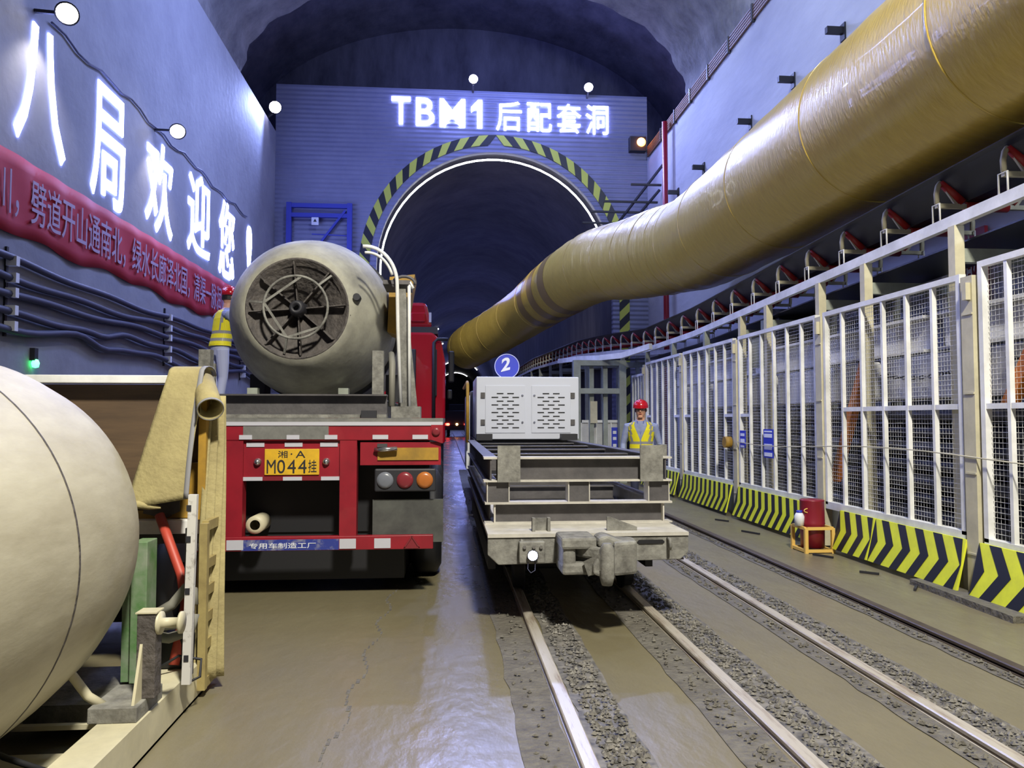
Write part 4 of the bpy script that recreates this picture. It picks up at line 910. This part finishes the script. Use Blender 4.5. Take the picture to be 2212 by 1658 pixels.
obj('roller_bracket', MB().box(-1.86, -1.46, 2.58, 2.66, .06, .16), M_steel, t)
obj('support_post', MB().box(-1.53, -1.455, 3.92, 4.05, .17, .85), M_green, t, bevel=.004)
obj('support_flank', MB().box(-1.58, -1.53, 3.95, 4.02, .17, .72), M_green, t)
obj('base_plate', MB().box(-1.9, -1.46, 3.7, 4.25, .06, .155), M_dirty, t)
obj('gauge_bracket', MB().box(-1.86, -1.84, 3.5, 3.53, .12, .42).box(-1.86, -1.5, 3.5, 3.53, .12, .14), M_cream, t)
obj('valve', MB().lathe((-1.78, 3.52, .22), (0, -1, 0), [(0, .001), (0, .03), (.04, .03), (.05, .001)], 12), M_cream, t)
obj('cream_hose', MB().tube([(-1.84, 3.5, .52), (-1.76, 3.48, .52), (-1.66, 3.46, .46), (-1.58, 3.46, .36), (-1.52, 3.47, .27), (-1.47, 3.5, .22)], .02, 10), M_cream, t)
obj('black_cable', MB().tube([(-2.05, 3.25, .30), (-1.8, 3.1, .25), (-1.6, 3.0, .22), (-1.44, 2.95, .19), (-1.40, 2.85, .18), (-1.42, 2.7, .18), (-1.5, 2.55, .18), (-1.62, 2.45, .18)], .011, 8), M_black, t)
# ------------------------------------------------------------------ yellow box machine behind the tank
t = thing('pump_cart', 'yellow sided cart with a brown board front and white rails, behind the cream tank', 'cart', (-2.5, 5, 0))
obj('front_board', MB().box(-3.7, -1.42, 4.56, 4.6, .87, 1.645), M_brown, t)
obj('top_rail', MB().box(-3.7, -1.36, 4.48, 4.6, 1.65, 1.695), M_white, t, bevel=.004)
obj('lower_rail', MB().box(-3.7, -1.36, 4.45, 4.55, .81, .885), M_white, t, bevel=.004)
obj('lower_rail', MB().box(-3.7, -1.36, 4.5, 4.58, .75, .81), M_steel, t)
obj('side_panel', MB().box(-1.36, -1.32, 4.36, 4.56, .90, 1.62), M_ochre, t)
obj('front_strip', MB().box(-1.56, -1.34, 4.52, 4.56, .89, 1.2), M_ochre, t)
obj('front_strip', MB().box(-1.9, -1.56, 4.54, 4.56, .885, .93), M_ochre, t)
obj('patch', MB().prism([(-1.68, 1.0), (-1.5, 1.02), (-1.5, .93), (-1.58, .89), (-1.7, .92)], .01, lambda u, v, w: (u, 4.5 + w, v)), M_steel, t)
obj('floor_tray', MB().box(-3.7, -1.72, 4.6, 5.9, .80, .86), M_dark, t)
obj('back_board', MB().box(-3.7, -1.72, 5.86, 5.9, .86, 1.62), M_dark, t)
lad = MB()
for y in (4.2, 4.42): lad.box(-1.29, -1.25, y - .02, y + .02, .04, .9)
for z in (.04, .24, .38, .52, .66, .86): lad.box(-1.29, -1.255, 4.22, 4.4, z, z + .05)
obj('side_ladder', lad, M_oldyel, t)
obj('white_post', MB().bar((-1.252, 3.9, .17), (-1.235, 3.9, 1.08), .04, .03, (0, 1, 0)), M_offw, t)
for z in (.28, .6, .85, 1.0): obj('stain', MB().box(-1.262, -1.24, 3.882, 3.886, z, z + .03), M_dark, t)
obj('grey_post', MB().box(-1.31, -1.27, 4.02, 4.06, .17, .9), M_steel, t)
for x in (-1.75, -3.2): wheel(t, x - .11, x + .11, 5.0, .37)
obj('axle', MB().cyl((-3.1, 5.0, .37), (-1.8, 5.0, .37), .05, 10), M_dark, t)
obj('chassis', MB().box(-3.6, -1.72, 4.6, 5.8, .55, .80), M_dark, t)
obj('cart_shade_block', MB().box(-3.5, -1.95, 5.3, 5.75, .12, .55), M_black, t)  # added black box standing in for the darkness under the cart
obj('red_hose', MB().tube([(-1.58, 4.42, .92), (-1.50, 4.35, .78), (-1.40, 4.25, .62), (-1.36, 4.2, .48), (-1.37, 4.15, .34), (-1.38, 4.1, .2)], .026, 10), M_hosered, t)
for q in ([(-1.47, 4.1, .46), (-1.40, 4.12, .5), (-1.34, 4.14, .58), (-1.30, 4.12, .57), (-1.29, 4.1, .5)], [(-1.47, 4.0, .42), (-1.38, 4.0, .43), (-1.30, 4.02, .43)], [(-1.47, 4.05, .36), (-1.4, 4.08, .34), (-1.3, 4.1, .37), (-1.29, 4.12, .45)]):
    obj('grey_hose', MB().tube(q, .026, 10), M_hosegrey, t)
obj('pump_block', MB().box(-1.47, -1.32, 4.12, 4.3, .17, .34), M_black, t, bevel=.02)
obj('thin_cable', MB().tube([(-1.45, 4.0, .2), (-1.34, 4.05, .26), (-1.23, 4.05, .24), (-1.22, 4.0, .17), (-1.26, 3.95, .16)], .007, 6), M_black, t)
# tarpaulin draped over it
t = thing('tarpaulin', 'tan canvas tarpaulin with a grey hem draped over the corner of the yellow cart', 'tarpaulin', (-1.35, 4.3, 0))
def flap(u, v):
    if v < .25:   # over the rail: back, top, front
        q = v / .25; a = math.pi * q; y = 4.53 + .12 * math.cos(a); z = 1.70 + .045 * math.sin(a); w0, w1 = -1.545, -1.355
    else:
        q = (v - .25) / .75; y = 4.41 - .12 * q - .03 * math.sin(q * 3) * u; z = 1.70 - .68 * q - .05 * (1 - u) * q; w0, w1 = -1.545 - .17 * q, -1.355 - .03 * q
        y -= .03 * math.sin(u * 3.1) * q
    return (w0 + (w1 - w0) * u, y, z)
obj('flap', MB().grid(flap, 14, 28), M_tarp, t, solid=.006)
def hem(u, v): p = flap(1, v); return (p[0] - .022 + .026 * u, p[1] - .008, p[2] + .003)
obj('hem', MB().grid(hem, 2, 28), M_tarpedge, t, solid=.006)
obj('curled_edge', MB().lathe((-1.69, 4.275, 1.0), (1, 0, -.15), [(0, .012), (.05, .022), (.12, .018), (.17, .005)], 14), M_tarp, t)
# rolled corner: a cone opening towards the camera and right
p0 = Vector((-1.38, 4.50, 1.66)); p1 = Vector((-1.275, 4.28, 1.50)); d = (p1 - p0).normalized()
obj('rolled_corner', MB().lathe(p0, d, [(0, .055), (.1, .058), (.2, .062), ((p1 - p0).length, .065)], 28), M_tarp, t, solid=.005)
obj('rolled_hem', MB().lathe(p0, d, [((p1 - p0).length - .012, .068), ((p1 - p0).length + .002, .068)], 28), M_tarpedge, t, solid=.004)
def fold(u, v):   # triangular web between flap edge and roll
    a = flap(1, .3 + .45 * v); b = p1 + Vector((-.055, 0, -.03)) + Vector((-.03, 0, -.12)) * v
    return tuple(Vector(a).lerp(b, u * (1 - v) + .0))
obj('fold', MB().grid(fold, 8, 10), M_tarp, t, solid=.005)
def drape(u, v):
    z = 1.58 - 1.51 * v; y = 4.42 + .1 * u - .2 * v + .01 * math.sin(v * 6); x = -1.345 + .08 * u ** .8 + .022 * math.sin(u * 19 + v) + .055 * v * u
    return (x, y, z)
obj('drape', MB().grid(drape, 40, 24), M_tarp, t, solid=.006)

# ------------------------------------------------------------------ people
def person(label, loc, heading, arms, lean=0.0, scale=1.0, pose='stand', trousers=M_trouser, glasses=False, group='workers in red helmets'):
    """Local frame: faces -y, person's left is +x. heading turns it about z."""
    root = thing('person', label, 'person', loc, group)
    m = MB()
    def ring(z, rx, ry, cy, n=20): return [(rx * math.cos(2 * math.pi * k / n), cy + ry * math.sin(2 * math.pi * k / n), z) for k in range(n)]
    def loft(rings):
        n = len(rings[0]); vs = [p for r in rings for p in r]; f = []
        for i in range(len(rings) - 1):
            for k in range(n): f.append((i * n + k, i * n + (k + 1) % n, (i + 1) * n + (k + 1) % n, (i + 1) * n + k))
        f.append(tuple(range(n))[::-1]); f.append(tuple((len(rings) - 1) * n + k for k in range(n))); return vs, f
    ln = lambda z: -math.sin(lean) * max(0, z - .95)       # forward lean moves to -y
    torso = [(.80, .15, .11), (.90, .165, .12), (1.0, .155, .112), (1.1, .15, .108), (1.2, .165, .115), (1.3, .18, .118), (1.38, .175, .105), (1.43, .12, .08), (1.46, .065, .06), (1.53, .058, .058)]
    m.add(*loft([ring(z, rx, ry, ln(z) + .0) for z, rx, ry in torso]))
    hc = Vector((0, ln(1.6) - .015, 1.6))
    hp = [(-.125, .02, .03), (-.11, .045, .055), (-.085, .058, .075), (-.05, .068, .088), (0, .076, .096), (.05, .078, .098), (.09, .066, .084), (.115, .042, .055), (.125, .012, .015)]
    m.add(*loft([ring(hc.z + z, rx, ry, hc.y + .004) for z, rx, ry in hp]))
    # nose, ears, chin, brow
    m.tube([(0, hc.y - .088, 1.615), (0, hc.y - .104, 1.592), (0, hc.y - .108, 1.580), (0, hc.y - .088, 1.572)], [.009, .012, .014, .010], 8)
    m.tube([(-.035, hc.y - .078, 1.50 + .0), (0, hc.y - .084, 1.498), (.035, hc.y - .078, 1.50)], .016, 8)
    for s in (-1, 1):
        m.tube([(s * .074, hc.y + .005, 1.57), (s * .083, hc.y + .012, 1.60), (s * .078, hc.y + .008, 1.625)], [.011, .014, .010], 8)
        # legs and shoes
        st = .09 * s
        m.tube([(st, 0, .88), (st * 1.05, -.01, .7), (st * 1.1, -.015, .5), (st * 1.1, .015, .3), (st * 1.1, .02, .09)], [.092, .082, .062, .058, .045], 12)
        m.tube([(st * 1.1, .05, .045), (st * 1.12, -.03, .045), (st * 1.2, -.13, .035), (st * 1.22, -.18, .03)], [.045, .048, .042, .025], 10)
        # arm: shoulder, elbow, wrist
        sh, el, wr = [Vector(q) for q in arms[0 if s < 0 else 1]]
        m.tube([sh + Vector((-s * .06, 0, .0)), sh, sh.lerp(el, .5), el, el.lerp(wr, .35), wr], [.06, .062, .052, .043, .042, .028], 12)
        d = (wr - el).normalized(); side = d.cross(Vector((s, 0, 0))).normalized()
        if side.length < .1: side = Vector((0, -1, 0))
        across = d.cross(side).normalized()
        palm = wr + d * .055
        m.tube([wr - d * .01, wr + d * .03, wr + d * .07, wr + d * .095], [.024, .032, .036, .028], 10)
        for k, L in enumerate((.062, .072, .068, .052)):
            b = wr + d * .085 + side * (.027 - .018 * k)
            m.tube([b, b + d * L * .5 - across * .004 * s, b + d * L * .8 - across * .016 * s, b + d * L * .92 - across * .03 * s], [.0095, .009, .0085, .007], 7)
        b = wr + d * .03 + side * .03
        m.tube([b, b + side * .022 + d * .025, b + side * .026 + d * .052], [.0125, .011, .009], 7)
    body = obj('body', m, [M_shirt, M_skin, trousers, M_dark], None)
    md = body.modifiers.new('r', 'REMESH'); md.mode = 'VOXEL'; md.voxel_size = .0085; md.use_smooth_shade = True
    sm = body.modifiers.new('s', 'SMOOTH'); sm.iterations = 3
    me = bpy.data.meshes.new_from_object(body.evaluated_get(bpy.context.evaluated_depsgraph_get()))
    wrs = [(Vector(arms[i][2]), (Vector(arms[i][2]) - Vector(arms[i][1])).normalized()) for i in (0, 1)]
    for p in me.polygons:
        c = p.center; p.use_smooth = True
        k = 0
        if c.z > 1.44 + (.02 if abs(c.x) > .05 else 0): k = 1
        elif c.z < .1 and abs(c.y) < .3: k = 3
        elif c.z < .93 and abs(c.x) < .2 + max(0, .0): k = 2
        for w, d in wrs:
            if (c - w).dot(d) > -.005 and (c - w).length < .24: k = 1
        p.material_index = k
    for mm in (M_shirt, M_skin, trousers, M_dark):
        if mm.name not in [q.name for q in me.materials if q]: me.materials.append(mm)
    bpy.data.objects.remove(body)
    T = Matrix.Rotation(heading, 4, 'Z') @ Matrix.Scale(scale, 4)
    parts = [('body', me)]
    def part(name, mb, mats, par, **k):
        o = obj(name, mb, mats, None, **k); o.data.transform(T); o.parent = par; return o
    bo = bpy.data.objects.new('body', me); C.objects.link(bo); me.transform(T); bo.parent = root
    # vest: open in front with a V, yellow with grey bands
    v = MB(); n = 40; zs = [.93 + .0205 * i for i in range(25)]
    def tor(z):
        for a, b in zip(torso, torso[1:]):
            if z <= b[0]:
                q = (z - a[0]) / (b[0] - a[0]); return a[1] + (b[1] - a[1]) * q, a[2] + (b[2] - a[2]) * q
        return torso[-1][1:]
    def P(i, k):
        z = zs[i]; op = math.asin(min(.62, .05 + max(0, z - 1.16) * 2.1)); a = -math.pi / 2 + op + (2 * math.pi - 2 * op) * k / n
        return ((tor(z)[0] + .016) * math.cos(a), ln(z) + (tor(z)[1] + .016) * math.sin(a), z), math.cos(a)
    for i in range(len(zs) - 1):
        for k in range(n):
            x = (P(i, k)[1] + P(i, k + 1)[1]) / 2; z = (zs[i] + zs[i + 1]) / 2
            if z > 1.27 and abs(x) > .88: continue
            v.m = 1 if (.99 < z < 1.035 or 1.10 < z < 1.14 or (.66 < abs(x) < .82 and z > 1.14)) else 0
            v.add([P(i, k)[0], P(i, k + 1)[0], P(i + 1, k + 1)[0], P(i + 1, k)[0]], [(0, 1, 2, 3)])
    part('vest', v, [M_vest, M_silver], root, solid=.012)
    if not glasses: pass
    # helmet with brim
    h = MB(); hz = 1.645
    h.lathe((0, hc.y + .005, hz), (0, 0, 1), [(-.01, .105), (.0, .113), (.03, .112), (.065, .10), (.095, .075), (.112, .04), (.118, .001)], 28)
    h.prism([(.12 * math.cos(R(a)), -.145 * math.sin(R(a))) for a in range(0, 181, 12)], .012, lambda a, b, w: (a * .95, hc.y + b * 1.05 - .0, hz - .008 + w + b * .1))
    he = part('helmet', h, M_helmet, root)
    part('ridge', MB().tube([(0, hc.y + .005 - .108 * math.cos(R(a)), hz + .02 + .104 * math.sin(R(a))) for a in range(10, 171, 16)], .008, 6), M_helmet, he)
    part('hair', MB().lathe((0, hc.y + .012, 1.60), (0, 0, 1), [(-.03, .079), (.0, .084), (.045, .086), (.05, .05)], 24), M_hair, root) if False else None
    hm = MB()
    for i in range(16):
        a0, a1 = R(-20 + i * 13.75), R(-20 + (i + 1) * 13.75)
        q = lambda a, z: (.0815 * math.cos(a), hc.y + .006 + .103 * math.sin(a), z)
        hm.add([q(a0, 1.575), q(a1, 1.575), q(a1, 1.645), q(a0, 1.645)], [(0, 1, 2, 3)])
    part('hair', hm, M_hair, root, solid=.008)
    for s in (-1, 1):
        part('eye', MB().lathe((s * .031, hc.y - .0835, 1.606), (0, -1, 0), [(0, .008), (.003, .006), (.005, .001)], 10), M_hair, root)
        part('eyebrow', MB().bar((s * .016, hc.y - .092, 1.624), (s * .046, hc.y - .082, 1.626), .006, .006), M_hair, root)
    part('mouth', MB().bar((-.022, hc.y - .0925, 1.545), (.022, hc.y - .0925, 1.545), .006, .007), M_hosered, root)
    if glasses:
        g = MB()
        for s in (-1, 1):
            g.tube([(s * .033 + .026 * math.cos(a), hc.y - .104, 1.604 + .019 * math.sin(a)) for a in [2 * math.pi * k / 16 for k in range(16)]], .0022, 5, closed=True)
            g.tube([(s * .059, hc.y - .104, 1.608), (s * .08, hc.y - .02, 1.61)], .002, 5)
        g.tube([(-.008, hc.y - .104, 1.607), (.008, hc.y - .104, 1.607)], .002, 5)
        part('glasses', g, M_dark, root)
        part('lanyard', MB().tube([(-.05, hc.y - .06, 1.44), (-.02, -.12, 1.32), (0, -.135, 1.24), (.02, -.12, 1.32), (.05, hc.y - .06, 1.44)], .004, 5), M_bluesign, root)
    return root
person('worker in red helmet, glasses and yellow vest standing between the flat wagon and the fence', (2.86, 11.2, 0), R(-18),
       (((-.2, .0, 1.36), (-.27, .02, 1.10), (-.27, -.06, .86)), ((.2, .0, 1.36), (.27, .03, 1.10), (.26, -.05, .86))), .04, .985, glasses=True)
person('worker in red helmet and yellow vest seen from behind, reaching towards the mixer drum', (-3.02, 10.5, 1.5), R(125),
       (((-.2, -.02, 1.36), (-.24, -.22, 1.18), (-.16, -.46, 1.08)), ((.2, -.02, 1.36), (.24, -.2, 1.16), (.14, -.45, 1.06))), .18, .98, trousers=M_pale)
